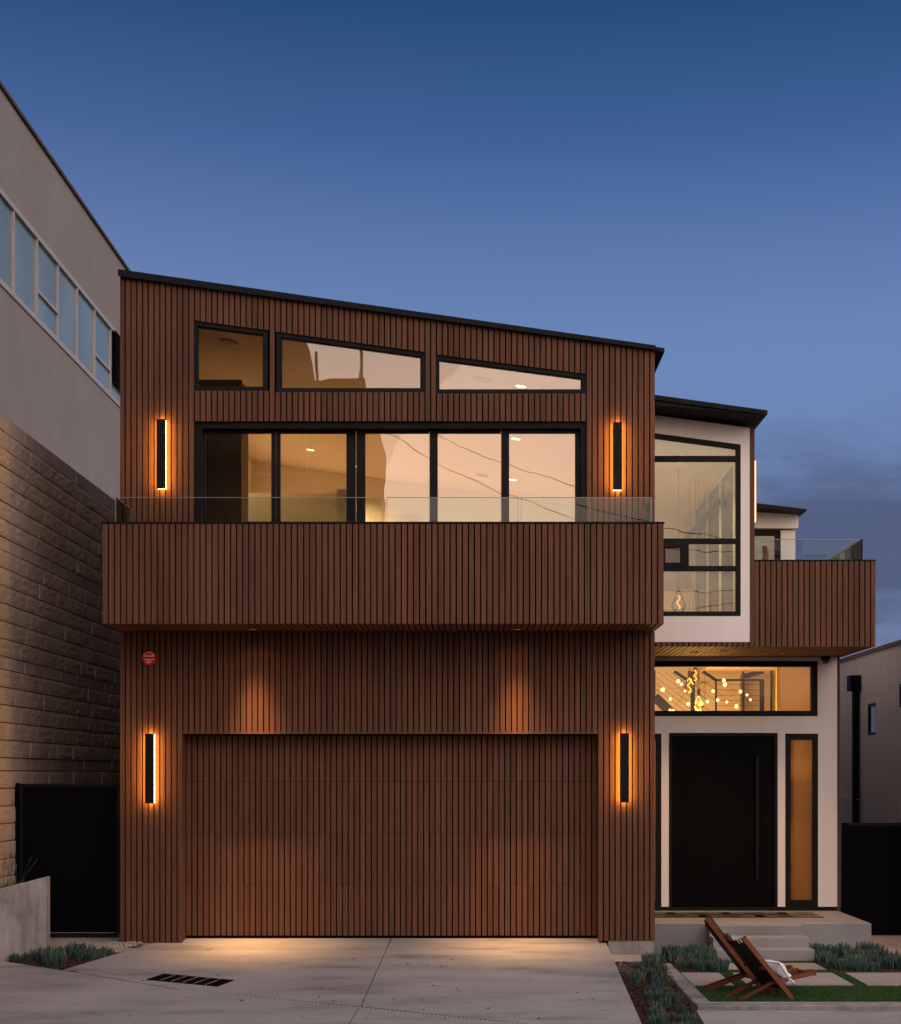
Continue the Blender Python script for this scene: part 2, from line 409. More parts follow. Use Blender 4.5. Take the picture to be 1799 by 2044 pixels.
# ------------------------------------------------------------------ openings: walls and slats cut round windows
def strips(x0, x1, zb, zt, openings):
    """Free vertical runs of a narrow strip x0..x1; zb, zt and the opening edges are functions of x."""
    xm = (x0 + x1) / 2
    cuts = sorted([o for o in openings if o['x0'] < xm < o['x1']], key=lambda o: o['zb'](xm))
    runs = []; lo = zb
    for o in cuts:
        runs.append((lo, o['zb'])); lo = o['zt']
    runs.append((lo, zt))
    return [(a, b) for a, b in runs if b(xm) - a(xm) > .02]
def opening(x0, x1, zb, ztl, ztr=None):
    ztr = ztl if ztr is None else ztr
    return dict(x0=x0, x1=x1, zb=lambda x: zb, zt=lambda x: ztl + (ztr - ztl) * (x - x0) / (x1 - x0), b=zb, tl=ztl, tr=ztr)
def cut_wall(name, x0, x1, y0, y1, zb, zt, openings, m, parent):
    xs = sorted({x0, x1} | {min(max(o[k], x0), x1) for o in openings for k in ('x0', 'x1')})
    mb = MB()
    for a, b in zip(xs, xs[1:]):
        if b - a < 1e-4: continue
        for lo, hi in strips(a, b, zb, zt, openings):
            mb.prism(a, b, y0, y1, (lo(a + 1e-6), lo(b - 1e-6)), (hi(a + 1e-6), hi(b - 1e-6)))
    return mb.build(name, m, parent)
PITCH, GAP, THICK = .0767, .0175, .040
slat_meshes = {}
def slat_piece(name, parent, x0, x1, y0, y1, zb, zt, m):
    """One board; flat ended boards of one size share a mesh."""
    if not isinstance(zb, tuple): zb = (zb, zb)
    if not isinstance(zt, tuple): zt = (zt, zt)
    key = tuple(round(v, 3) for v in (x1 - x0, y1 - y0, zt[0] - zb[0], zt[1] - zb[0], zb[1] - zb[0])) + (m.name,)
    o_ = (x0, y0, zb[0])
    if key in slat_meshes: return piece(name, slat_meshes[key], parent, o_)
    o = MB().prism(x0, x1, y0, y1, zb, zt).build(name, m, parent, at=o_)
    slat_meshes[key] = o.data
    return o
def slat_field(name, parent, x0, x1, y0, zb, zt, openings, m, pitch=PITCH):
    n = max(1, round((x1 - x0 + GAP) / pitch)); p = (x1 - x0 + GAP) / n
    for i in range(n):
        a = x0 + i * p; b = a + p - GAP
        jit = R.uniform(-.0015, .0015)
        for lo, hi in strips(a, b, zb, zt, openings):
            if name == 'slat' and hi(a) - lo(a) > 2.2 and R.random() < .4:     # boards butted end to end
                zj = lo(a) + (hi(a) - lo(a)) * R.uniform(.25, .85)
                slat_piece(name, parent, a, b, y0 + jit, y0 + THICK, (lo(a), lo(b)), zj - .0015, m); lo = K(zj + .0015); jit += R.uniform(-.001, .001)
            slat_piece(name, parent, a, b, y0 + jit, y0 + THICK, (lo(a), lo(b)), (hi(a), hi(b)), m)
K = lambda v: (lambda x: v)

# ------------------------------------------------------------------ ground
ground = MB()
def gfun(x, y):
    if y > 16.0: return -.75
    return -.75
ground.add([(-400, -400, -.80), (400, -400, -.80), (400, 600, -.80), (-400, 600, -.80)], [(0, 1, 2, 3)])
props(ground.build('ground', M['soil']), kind='structure')
road = MB().poly([(-60, -14), (60, -14), (60, 6.5), (-60, 6.5)], -.80, -.70)
props(road.build('road', M['asphalt']), kind='structure')

A0 = gp(-400, 1872); A1 = gp(0, 1918); A2 = gp(126, 1936); A3 = gp(297, 1885)
Bq = gp(348, 1973); Bm = gp(720.6, 2008.5); Br = gp(900, 2028.7)
bd = (Vector(Br) - Vector(Bq)).normalized(); Bend = Vector(Bq) + bd * ((1.74 - Bq[0]) / bd.x)
Jt = gp(782, 1871.5)
zz = lambda x, y: gz(y)
zl = lambda x, y: gz(y) - .16
drive = empty('driveway', (-1.2, 20, gz(20))); props(drive, kind='structure')
def gapline(p, q, g):                                # shift a line sideways by g
    d = Vector((q[0] - p[0], q[1] - p[1])).normalized(); n = Vector((-d.y, d.x)) * g
    return (p[0] + n.x, p[1] + n.y), (q[0] + n.x, q[1] + n.y)
jl, jlb = gapline(Jt, Bm, -.006); jr, jrb = gapline(Jt, Bm, .006)
if jl[0] > jr[0]: jl, jlb, jr, jrb = jr, jrb, jl, jlb
MB().poly([A2, Bq, jlb, (jl[0], 21.72), (-3.925, 21.72), (-3.925, 21.375), (-4.25, 21.375), A3], zl, zz).build('slab', M['drive'], drive)
MB().poly([jrb, tuple(Bend), (1.74, 21.375), (1.645, 21.375), (1.645, 21.72), (jr[0], 21.72)], zl, zz).build('slab', M['drive'], drive)
# apron and pavement in front, split where the joint carries on
o1, o2 = gapline(Bq, tuple(Bend), -.035)
if o1[1] > Bq[1]: o1, o2 = gapline(Bq, tuple(Bend), .035)
Bk = gp(698, 2044); kd = (Vector(Bk) - Vector(Bm)).normalized()
jm = Vector(o1) + (Vector(o2) - Vector(o1)) * ((Bm[0] - Bq[0]) / (Bend.x - Bq[0]))
jend = jm + kd * ((jm.y - 10.5) / -kd.y)
A2b = (A2[0] - .01, A2[1] - .03); A1b = (A1[0], A1[1] - .0)
MB().poly([A0, A1b, A2b, o1, (jm.x - .006, jm.y), (jend.x - .006, 10.5), (-16, 10.5), (-16, A0[1])][::1], zl, zz).build('slab', M['drive'], drive)
MB().poly([(jm.x + .006, jm.y), tuple(o2), (1.74, 10.5), (jend.x + .006, 10.5)], zl, zz).build('slab', M['drive'], drive)
pv = MB().poly([(1.76, 10.5), (16, 10.5), (16, 17.44), (2.40, 17.44), (2.40, 15.2), (1.76, 15.2)], lambda x, y: gz(y) - .2, lambda x, y: gz(y) - .004)
props(pv.build('pavement', M['drive']), kind='structure')
ps = MB().poly([(-30, 6.5), (30, 6.5), (30, 10.49), (-30, 10.49)], -1.6, lambda x, y: gz(10.5) + (10.49 - y) * .03)
props(ps.build('sidewalk', M['drive']), kind='structure')
# soil under the beds and beside the house
lb = MB().poly([(-6.4, 19.0), (-4.1, 19.0), (-4.1, 24), (-6.4, 24)], -.9, lambda x, y: gz(min(y, 21.72)) - .025)
props(lb.build('planting_bed', M['mulch']), kind='structure')
rb = MB().poly([(1.70, 14.5), (2.44, 14.5), (2.44, 21.6), (1.70, 21.6)], -1.3, lambda x, y: gz(min(y, 21.72)) - .07 - max(0, (y - 20.3)) * .14)
props(rb.build('planting_bed', M['mulch']), kind='structure')
LZ = -.345
lawn = MB().poly([(2.5, 17.6), (12, 17.6), (12, 40), (2.5, 40)], -1.2, LZ - .012)
props(lawn.build('lawn_ground', M['turf']), kind='structure')

# ------------------------------------------------------------------ the house
house = empty('modern_house', (-1.2, 21.4, 0), 'modern two storey house clad in vertical brown timber slats with a white stucco entrance wing', 'house')
XL, XR = -4.75, 2.39
DF = 21.4
roofz = lambda x: 8.905 - .1415 * (x - XL)
# ---- upper front
up_top = lambda x: roofz(x) - .052
SB = 4.30
k = DF / F
win_open = [opening(X(383.9, DF), X(534, DF), H(780, DF), H(638.7, DF), H(658.5, DF)),
            opening(X(551.2, DF), X(849, DF), H(783, DF), H(661.5, DF), H(702.5, DF)),
            opening(X(866.7, DF), X(1170.5, DF), H(785.5, DF), H(706.5, DF), H(746, DF))]
slide = opening(X(387, DF), X(1171, DF), 4.45, H(840.5, DF))
ups = win_open + [slide]
clad = cut_wall('wall_cladding', XL + .004, XR - .004, DF + THICK, DF + .14, K(SB), lambda x: roofz(x) - .054, ups, M['backing'], house)
slat_field('slat', clad, XL, XR, DF, K(SB), up_top, ups, M['wood'])
# ---- lower front
gar = opening(X(362, DF), X(1197, DF), -1.0, H(1465, DF))
low_b = lambda x: -.062 + .027 * (x - XL) / (XR - XL)
clad2 = cut_wall('wall_cladding', XL + .004, XR - .004, DF + THICK, DF + .14, low_b, K(4.10), [gar], M['backing'], house)
slat_field('slat', clad2, XL, XR, DF, low_b, K(4.098), [gar], M['wood'])
GDp = 21.72
jt = MB()                                            # timber lined reveal round the garage door
for i in range(4):
    y0 = DF + .003 + i * .08
    jt.box(gar['x0'] - .03, gar['x0'] + .004, y0, y0 + .066, -.05, gar['tl'])
    jt.box(gar['x1'] - .004, gar['x1'] + .03, y0, y0 + .066, -.05, gar['tl'])
    jt.box(gar['x0'] + .006, gar['x1'] - .006, y0, y0 + .066, gar['tl'] + .003, gar['tl'] + .03)
jt.build('door_reveal', M['wood'], house)
MB().box(gar['x0'] - .1, gar['x0'] - .032, DF + .145, GDp + .2, -.06, 3.0).box(gar['x1'] + .032, gar['x1'] + .1, DF + .145, GDp + .2, -.06, 3.0).box(gar['x0'] - .03, gar['x1'] + .03, DF + .145, GDp + .2, gar['tl'] + .030, 3.0).build('door_surround', M['backing'], house)
gd = MB().box(gar['x0'] + .004, gar['x1'] - .004, GDp + THICK, GDp + .09, -.03, gar['tl'] + .026).build('garage_door', M['backing'], house)
cuts = [0.0, H(1766.5, GDp), H(1663, GDp), H(1560, GDp), gar['tl'] - .012]
gx0, gx1 = gar['x0'] + .012, gar['x1'] - .012
n = 71; p = (gx1 - gx0 + GAP) / n
for i in range(n):
    a = gx0 + i * p
    for z0, z1 in zip(cuts, cuts[1:]):
        slat_piece('door_slat', gd, a, a + p - GAP, GDp + R.uniform(-.001, .001), GDp + THICK, z0 + .0022, z1 - .0022, M['wood'])
MB().box(gx0, gx1, GDp + .006, GDp + .07, -.034, -.004).build('rubber_seal', M['backing'], gd)
MB().box(XR - .62, XR - .01, DF + .012, DF + .2, -1.0, -.038).build('foundation', M['wallconc'], house)
MB().box(XL + .01, gar['x0'] - .0, DF + .012, DF + .2, -.9, -.064).build('foundation', M['wallconc'], house)
MB().box(XL, XR, 33.21, 33.4, -.5, 7.5).build('back_wall', M['wood'], house)
# ---- hidden sides, floors, rooms
MB().box(XL, XL + .15, DF + .142, 33.2, -.5, 7.35).prism(XL, XL + .15, DF + .142, 33.2, 7.35, (roofz(XL) - .1, roofz(XL + .15) - .1)).build('side_wall', M['wood'], house)
MB().prism(XR - .15, XR, DF + .142, 33.2, -.5, (roofz(XR - .15) - .1, roofz(XR) - .1)).build('side_wall', M['wood'], house)
MB().box(XL + .152, XR - .152, DF + .142, 33.05, 4.12, 4.42).build('floor_slab', M['floor'], house)
cz = lambda x: roofz(x) - .28
MB().prism(XL + .152, XR - .152, DF + .145, 33.05, (cz(XL + .152), cz(XR - .152)), (roofz(XL + .152) - .103, roofz(XR - .152) - .103)).build('ceiling', M['paint'], house)
rw = MB()
rw.prism(XL + .152, XR - .152, 32.85, 33.05, 4.42, (cz(XL + .152) - .004, cz(XR - .152) - .004))
rw.prism(XL + .152, XL + .172, DF + .145, 32.85, 4.42, (cz(XL + .152) - .004, cz(XL + .172) - .004))
rw.prism(XR - .172, XR - .152, DF + .145, 32.85, 4.42, (cz(XR - .172) - .004, cz(XR - .152) - .004))
rw.build('room_wall', M['paint'], house)
MB().box(-4.55, -2.2, 28.0, 28.15, 4.42, 7.1).box(-2.2, -2.05, 25.4, 28.15, 4.42, 6.7).build('partition', M['paint'], house)
MB().box(-4.57, X(482, 23.2), 23.2, 23.9, 4.42, 7.9).build('wardrobe', M['dark_wood'], house)
# ---- roof
rf = MB().prism(XL - .010, XR + .125, DF - .05, 33.5, (roofz(XL) - .050, roofz(XR + .125) - .050 - .012), (roofz(XL) + .004, roofz(XR + .125) - .012)).build('roof', M['roof'], house)
MB().prism(XL - .014, XR + .004, DF - .075, DF - .052, (roofz(XL) - .084, roofz(XR) - .056), (roofz(XL) + .006, roofz(XR) + .001)).build('fascia', M['roof'], rf)

# ---- windows: frame, glazing
def window(parent, op, y, fw, m=None, depth=.09, glass='glass', reveal=.03, glass_box=None, name='window'):
    """Frame of width fw inside opening op with a pane; op may have a sloping head."""
    m = m or M['black']
    sl_ = (op['tr'] - op['tl']) / (op['x1'] - op['x0'])
    a, b, zb = op['x0'], op['x1'], op['b']
    zt = op['zt']
    mb = MB()
    y0, y1 = y + reveal, y + reveal + depth
    mb.prism(a, a + fw, y0, y1, zb, (zt(a), zt(a + fw))); mb.prism(b - fw, b, y0, y1, zb, (zt(b - fw), zt(b)))
    mb.prism(a + fw, b - fw, y0, y1, zb, (zb + fw, zb + fw)); mb.prism(a + fw, b - fw, y0, y1, (zt(a + fw) - fw, zt(b - fw) - fw), (zt(a + fw), zt(b - fw)))
    # inner stepped bead
    s = fw * .62; e = fw + .012
    y2 = y0 + .022
    mb.prism(a + fw, a + e, y2, y1, zb + fw, (zt(a + fw) - fw, zt(a + e) - fw)); mb.prism(b - e, b - fw, y2, y1, zb + fw, (zt(b - e) - fw, zt(b - fw) - fw))
    mb.prism(a + e, b - e, y2, y1, zb + fw, (zb + e, zb + e)); mb.prism(a + e, b - e, y2, y1, (zt(a + e) - e, zt(b - e) - e), (zt(a + e) - fw, zt(b - e) - fw))
    w = mb.build(name, m, parent)
    g = MB().prism(a + e - .004, b - e + .004, y0 + .045, y0 + .051, zb + e - .004, (zt(a + e) - e + .004, zt(b - e) - e + .004))
    g.build('pane', M[glass], w)
    return w
for o in win_open: window(house, o, DF, .058)
# ---- sliding doors
sd = MB()
zt_ = slide['tl']; zb_ = 4.45
sd.box(slide['x0'], slide['x0'] + .10, DF + .05, DF + .25, zb_, zt_); sd.box(slide['x1'] - .075, slide['x1'], DF + .05, DF + .25, zb_, zt_)
sd.box(slide['x0'] + .10, slide['x1'] - .075, DF + .05, DF + .25, zt_ - .085, zt_)
sdo = sd.build('sliding_door', M['black'], house)
panes = [(409.4, 541.6, .17), (559.8, 691.6, .20), (729.4, 856.9, .20), (873.9, 999.7, .17), (1016.7, 1148.3, .14)]
for i, (a, b, off) in enumerate(panes):
    y = DF + off; a_, b_ = X(a, y), X(b, y)
    l = slide['x0'] + .1 if i == 0 else X(panes[i - 1][1] + 9.4 if i != 2 else 711, y)
    r = slide['x1'] - .075 if i == 4 else X(b + 9 if i != 1 else 710.5, y)
    if i == 3: l = X(857.5, y)
    if i == 4: l = X(1000.5, y)
    if i == 2: r = X(857.0, y)
    if i == 3: r = X(1000.0, y)
    t_ = H(865, y)
    mb = MB().box(l + .002, a_, y, y + .045, zb_ + .01, zt_ - .088).box(b_, r - .002, y, y + .045, zb_ + .01, zt_ - .088).box(a_, b_, y, y + .045, t_, zt_ - .088).box(a_, b_, y, y + .045, zb_ + .01, zb_ + .12)
    le = mb.build('door_leaf', M['black'], sdo)
    MB().box(a_ - .006, b_ + .006, y + .018, y + .024, zb_ + .1, t_ + .006).build('pane', M['glass'], sdo)

# ---- front balcony
DB = 20.35
bz0, bz1 = 4.10, 5.372
bal = MB()
bal.box(XL + .03, XR - .03, DB + THICK, DB + .15, bz0 + .03, bz1)
bal.box(XL + .03, XL + .15, DB + .152, DF - .003, bz0 + .03, bz1); bal.box(XR - .15, XR - .03, DB + .152, DF - .003, bz0 + .03, bz1)
bal.box(XL + .152, XR - .152, DB + .152, DF - .003, bz0 + .03, bz0 + .32)
balc = bal.build('balcony', M['backing'], house)
slat_field('balcony_slat', balc, XL + .015, XR - .012, DB, K(bz0), K(bz1 - .004), [], M['wood'], .0772)
for sx, xx in ((-1, XL), (1, XR - .026)):
    for j in range(13):
        y0 = DB + .04 + j * .0775
        slat_piece('balcony_slat', balc, xx, xx + .026, y0, y0 + .0625, bz0, bz1 - .004, M['wood'])
MB().box(XL - .004, XR + .006, DB - .01, DB + .17, bz1, bz1 + .022).box(XL - .004, XL + .16, DB + .17, DF - .004, bz1, bz1 + .022).box(XR - .16, XR + .006, DB + .17, DF - .004, bz1, bz1 + .022).build('cap_rail', M['black'], balc)
n = 92; p = (XR - XL - .03 + GAP) / n
for i in range(n):
    a = XL + .015 + i * p
    slat_piece('soffit_slat', balc, a, a + p - GAP, DB + THICK + .004, DF - .004, bz0 + .002, bz0 + .028, M['wood_depth'])
def guard(x0, x1, y0, y1, z0, z1, parent, gm_='rail_glass'):
    e = .007; mb = MB()
    if x1 - x0 > y1 - y0:
        mb.box(x0 + e, x1 - e, y0, y1, z0, z1 - e); mb.cur = 1; mb.box(x0 + e, x1 - e, y0, y1, z1 - e, z1); mb.box(x0, x0 + e, y0, y1, z0, z1); mb.box(x1 - e, x1, y0, y1, z0, z1)
    else:
        mb.box(x0, x1, y0 + e, y1 - e, z0, z1 - e); mb.cur = 1; mb.box(x0, x1, y0 + e, y1 - e, z1 - e, z1); mb.box(x0, x1, y0, y0 + e, z0, z1); mb.box(x0, x1, y1 - e, y1, z0, z1)
    return mb.build('glass_panel', [M[gm_], M['glass_edge']], parent)
gy = DB + .09
gt, gb = H(992.5, gy), bz1 + .024
for a, b in ((230, 500), (502, 765.5), (772, 1035), (1040, 1301.5)):
    guard(X(a, gy), X(b, gy), gy, gy + .013, gb, gt, balc)
for xx in (X(230, gy), X(1301.5, gy) - .013):
    guard(xx, xx + .013, gy + .016, DF - .03, gb, gt, balc)

# ---- entrance wing: bay, balcony, porch wall
DW, DE = 22.6, 24.7
bx1, bx2 = X(1497, DW), X(1506, DW)                  # white bay right edge, timber corner board
wr = 5.636                                           # right end of the wing balcony
sz = H(1290.5, DW)                                   # soffit height
roof2 = lambda x: 7.394 - .136 * (x - 2.446)
bw = opening(X(1290, DW), X(1479, DW), H(1230, DW), H(862, DW), H(887, DW))
bay = cut_wall('bay_wall', XR + .004, bx1, DW, DW + .16, K(H(1281.5, DW)), lambda x: roof2(x) - .13, [bw], M['stucco'], house)
MB().prism(bx1 + .003, bx2, DW - .004, 29.6, H(1284, DW), (roof2(bx1) - .13, roof2(bx2) - .13)).build('corner_board', M['wood'], house) if False else None
rwin = [(24.10, 25.28), (25.48, 26.68), (26.88, 28.2)]     # tall windows in the side of the bay
sw = MB(); lo_, hi_ = H(1284, DW), lambda x: roof2(x) - .13
ys = [DW + .03]
for a, b in rwin:
    sw.prism(bx1 + .003, bx2, ys[-1], a, lo_, (hi_(bx1), hi_(bx2))); sw.box(bx1 + .003, bx2, a, b, lo_, 4.55); sw.prism(bx1 + .003, bx2, a, b, 6.83, (hi_(bx1), hi_(bx2))); ys.append(b)
sw.prism(bx1 + .003, bx2, ys[-1], 29.6, lo_, (hi_(bx1), hi_(bx2)))
sidew = sw.build('side_wall', M['stucco'], house)
MB().prism(bx1 + .003, bx2 + .004, DW - .004, DW + .028, lo_, (hi_(bx1), hi_(bx2))).build('corner_board', M['wood'], house)
for a, b in rwin:
    w_ = MB().box(bx1 + .01, bx2 - .01, a, a + .06, 4.55, 6.83).box(bx1 + .01, bx2 - .01, b - .06, b, 4.55, 6.83).box(bx1 + .01, bx2 - .01, a + .06, b - .06, 6.77, 6.83).box(bx1 + .01, bx2 - .01, a + .06, b - .06, 4.55, 4.61).build('window', M['frame_grey'], house)
    MB().box(bx1 + .03, bx1 + .036, a + .055, b - .055, 4.6, 6.78).build('pane', M['rail_glass'], w_)
# big window in the bay
fw = .058
y0, y1 = DW + .02, DW + .12
mb = MB()
zt = bw['zt']
mb.prism(bw['x1'] - fw, bw['x1'], y0, y1, bw['b'], (zt(bw['x1'] - fw), zt(bw['x1']))); mb.prism(bw['x0'], bw['x1'] - fw, y0, y1, (zt(bw['x0']) - .06, zt(bw['x1'] - fw) - .06), (zt(bw['x0']), zt(bw['x1'] - fw)))
mb.box(bw['x0'], bw['x1'] - fw, y0, y1, bw['b'], bw['b'] + .07)
t1, t2, t3 = (H(919.3, DW), H(909.1, DW)), (H(1083.9, DW), H(1074.3, DW)), (H(1138.7, DW), H(1129, DW))
for a, b in (t1, t2, t3): mb.box(bw['x0'], bw['x1'] - fw, y0 + .004, y1, a, b)
mx0, mx1 = X(1365.2, DW), X(1375.7, DW)
mb.box(mx0, mx1, y0 + .002, y1, t3[1], t2[0])
mb.box(X(1322, DW), X(1329, DW), y0 - .008, y1, t3[1], t2[0]); mb.box(X(1329, DW), mx0, y0 - .008, y1, t2[0] - .055, t2[0]); mb.box(X(1329, DW), mx0, y0 - .008, y1, t3[1], t3[1] + .045)
mb.box(mx0 - .035, mx0, y0 - .008, y1, t3[1] + .045, t2[0] - .055)
bwo = mb.build('window', M['black'], house)
xr_ = bw['x1'] - fw
for qi, (z0, z1, z1r, a, b) in enumerate(((bw['b'] + .066, t3[0], t3[0], bw['x0'], xr_), (t3[1], t2[0], t2[0], mx1, xr_), (t3[1], t2[0], t2[0], bw['x0'], mx0), (t2[1], t1[0], t1[0], bw['x0'], xr_), (t1[1], zt(bw['x0']) - .06, zt(xr_) - .06, bw['x0'], xr_))):
    MB().prism(a, b, y0 + .05, y0 + .056, z0, (z1, z1r)).build('pane', M['vent_glass' if qi == 2 else 'bay_glass'], bwo)
# bay roof
r2 = MB().prism(XR + .004, 4.005, 22.06, 29.9, (roof2(XR) - .128, roof2(4.005) - .05), (roof2(XR), roof2(4.005))).build('roof', M['roof'], house)
MB().prism(XR + .004, 4.01, 22.03, 22.058, (roof2(XR) - .055, roof2(4.01) - .052), (roof2(XR) + .012, roof2(4.01) + .010)).build('fascia', M['roof'], r2)
# wing balcony
rz1 = H(1119.5, DW)
wb = MB()
wb.box(XR + .004, wr - .03, DW + THICK, DW + .13, sz + .03, H(1283, DW))
wb.box(bx2 + .006, wr - .03, DW + THICK, DW + .13, H(1283, DW), rz1)
wb.box(wr - .14, wr - .03, DW + .132, DE + 1.5, sz + .03, rz1)
wb.box(XR + .004, wr - .142, DW + .132, DE + .16, sz + .03, sz + .13)
wbo = wb.build('balcony', M['backing'], house)
slat_field('balcony_slat', wbo, XR + .004, bx2 - .004, DW, K(sz), K(H(1282.2, DW)), [], M['wood'])
slat_field('balcony_slat', wbo, bx2 + .008, wr, DW, K(sz), K(rz1 - .004), [], M['wood'], .0795)
for j in range(26):
    y0_ = DW + .04 + j * .0767
    slat_piece('balcony_slat', wbo, wr - .026, wr, y0_, y0_ + .062, sz, rz1 - .004, M['wood'])
MB().box(bx2 + .006, wr + .006, DW - .008, DW + .15, rz1, rz1 + .016).box(wr - .15, wr + .006, DW + .15, DE + 1.5, rz1, rz1 + .016).build('cap_rail', M['black'], wbo)
n = round((wr - XR) / PITCH); p = (wr - XR + GAP - .004) / n
for i in range(n):
    a = XR + .004 + i * p
    slat_piece('soffit_slat', wbo, a, a + p - GAP, DW + THICK + .004, DE + .02, sz + .002, sz + .028, M['wood_depth'])
gy2 = DW + .15
gt2 = H(1076, gy2)
guard(bx2 + .02, X(1721.5, gy2), gy2, gy2 + .013, rz1 + .017, gt2, wbo)
gx = X(1721.5, gy2)
for a, b in ((gy2 + .016, 24.06), (24.075, 25.6)):
    guard(gx - .013, gx, a, b, rz1 + .017, gt2, wbo, 'return_glass')
MB().box(gx - .014, gx + .006, gy2 - .004, gy2 + .014, rz1 + .017, gt2 + .004).build('glass_clamp', M['black'], wbo)
# rear volume beyond the wing balcony
DR = 25.8
rx = X(1588, DR)
ro = opening(bx2 + .2, X(1559, DR), sz, H(1058, DR))
MBr = cut_wall('rear_wall', bx2 + .004, rx, DR, DR + .2, K(sz), K(H(1058, DR)), [ro], M['stucco'], house)
MB().prism(bx2 + .004, rx + .03, DR - .10, DR + .2, H(1056, DR), (H(1015, DR), H(1024, DR))).build('wall_band', M['stucco'], house)
MB().box(rx - .2, rx, DR + .202, 31, sz, H(1030, DR)).box(bx2 + .01, rx - .2, DR + 4.0, DR + 4.1, sz, 6.0).build('side_wall', M['stucco'], house)
window(house, opening(bx2 + .2, ro['x1'], rz1 - .6, H(1058, DR)), DR, .07)
rr = lambda x: H(1016, 25.3) + .12 * (5.2 - x)
MB().prism(bx2 - .1, X(1611, 25.3), 25.3, 31.2, (rr(bx2 - .1) - .1, rr(5.2) - .03), (rr(bx2 - .1), rr(5.2))).build('roof', M['roof'], house)
# entrance wall
ex1 = X(1671.5, DE); ex2 = X(1677, DE)
pz = .085
tr = opening(XR - .02, X(1632.6, DE), H(1429.8, DE), H(1319.3, DE))
dr = opening(X(1335.7, DE), X(1552.7, DE), pz - .02, H(1463, DE))
s1 = opening(XR - .02, X(1320.6, DE), pz - .02, H(1464.4, DE))
s2 = opening(X(1567.8, DE), X(1633.5, DE), pz - .02, H(1464.4, DE))
ew = cut_wall('entrance_wall', XR + .004, ex1, DE, DE + .16, K(pz + .06), K(sz + .1), [tr, dr, s1, s2], M['stucco'], house)
MB().box(XR + .004, ex1, DE - .012, DE + .10, pz, pz + .058).build('base_trim', M['black'], house)
MB().box(ex1 + .002, ex2, DE - .006, DE + .3, pz, sz).build('corner_board', M['wood'], house)
MB().box(ex1 + .002, ex2, DE + .302, 29.6, -.4, sz).build('side_wall', M['neighbour'], house)
# transom window
op = tr
w_ = MB().box(op['x1'] - .095, op['x1'], DE + .01, DE + .12, op['b'], op['tl']).box(op['x0'], op['x1'] - .095, DE + .01, DE + .12, op['b'], op['b'] + .085).box(op['x0'], op['x1'] - .095, DE + .01, DE + .12, op['tl'] - .088, op['tl']).build('window', M['black'], house)
MB().box(op['x0'], op['x1'] - .09, DE + .06, DE + .066, op['b'] + .08, op['tl'] - .083).build('pane', M['rail_glass'], w_)
# pivot door
op = dr
df_ = MB().box(op['x0'], op['x0'] + .045, DE - .006, DE + .13, pz + .06, op['tl']).box(op['x1'] - .05, op['x1'], DE - .006, DE + .13, pz + .06, op['tl']).box(op['x0'] + .045, op['x1'] - .05, DE - .006, DE + .13, op['tl'] - .05, op['tl'])
door = df_.build('entrance_door', M['black'], house)
nb = 13; a0, a1 = op['x0'] + .05, op['x1'] - .055; bwid = (a1 - a0) / nb
for i in range(nb):
    MB().box(a0 + i * bwid + .0006, a0 + (i + 1) * bwid - .0006, DE + .045, DE + .09, pz + .07, op['tl'] - .055).build('door_board', M['gate'], door)
MB().box(op['x0'] - .05, op['x1'] + .05, DE + .17, DE + .20, pz - .01, op['tl'] + .06).build('door_core', M['backing'], door)
hx = X(1511, DE)
MB().box(hx - .02, hx + .02, DE - .045, DE - .015, H(1757, DE), H(1508, DE)).box(hx - .012, hx + .012, DE - .016, DE + .046, H(1745, DE), H(1738, DE)).box(hx - .012, hx + .012, DE - .016, DE + .046, H(1527, DE), H(1520, DE)).build('pull_handle', M['black'], door)
lk = MB().lathe([(.001, 0), (.022, 0), (.022, .02), (.001, .02)], (0, 0, 0), 12).build('lock', M['black'], door, at=(0, 0, 0)); lk.rotation_euler = (math.pi / 2, 0, 0)
lk.location = Vector((X(1531, DE), DE + .044, H(1635, DE))) - org[door.name]
# sidelights with reeded glass
for op, full in ((s2, True), (s1, False)):
    fw = .085
    mb = MB().box(op['x1'] - fw, op['x1'], DE + .006, DE + .12, pz + .06, op['tl']).box(op['x0'], op['x1'] - fw, DE + .006, DE + .12, op['tl'] - .095, op['tl']).box(op['x0'], op['x1'] - fw, DE + .006, DE + .12, pz + .06, pz + .16)
    if full: mb.box(op['x0'], op['x0'] + fw, DE + .006, DE + .12, pz + .16, op['tl'] - .095)
    w_ = mb.build('sidelight', M['black'], house)
    g = MB(); xa, xb = (op['x0'] + fw if full else op['x0']), op['x1'] - fw
    nr = 22 if full else 6; ww = (xb - xa) / nr
    for i in range(nr):                              # reeds
        c = xa + (i + .5) * ww
        vs = []
        for zq in (pz + .155, op['tl'] - .09):
            for q in range(5):
                an = math.pi * q / 4
                vs.append((c - math.cos(an) * ww * .5, DE + .06 - math.sin(an) * ww * .35, zq))
        g.add(vs, [(q, q + 1, q + 6, q + 5) for q in range(4)])
    g.build('pane', M['ribbed'], w_, smooth=True)

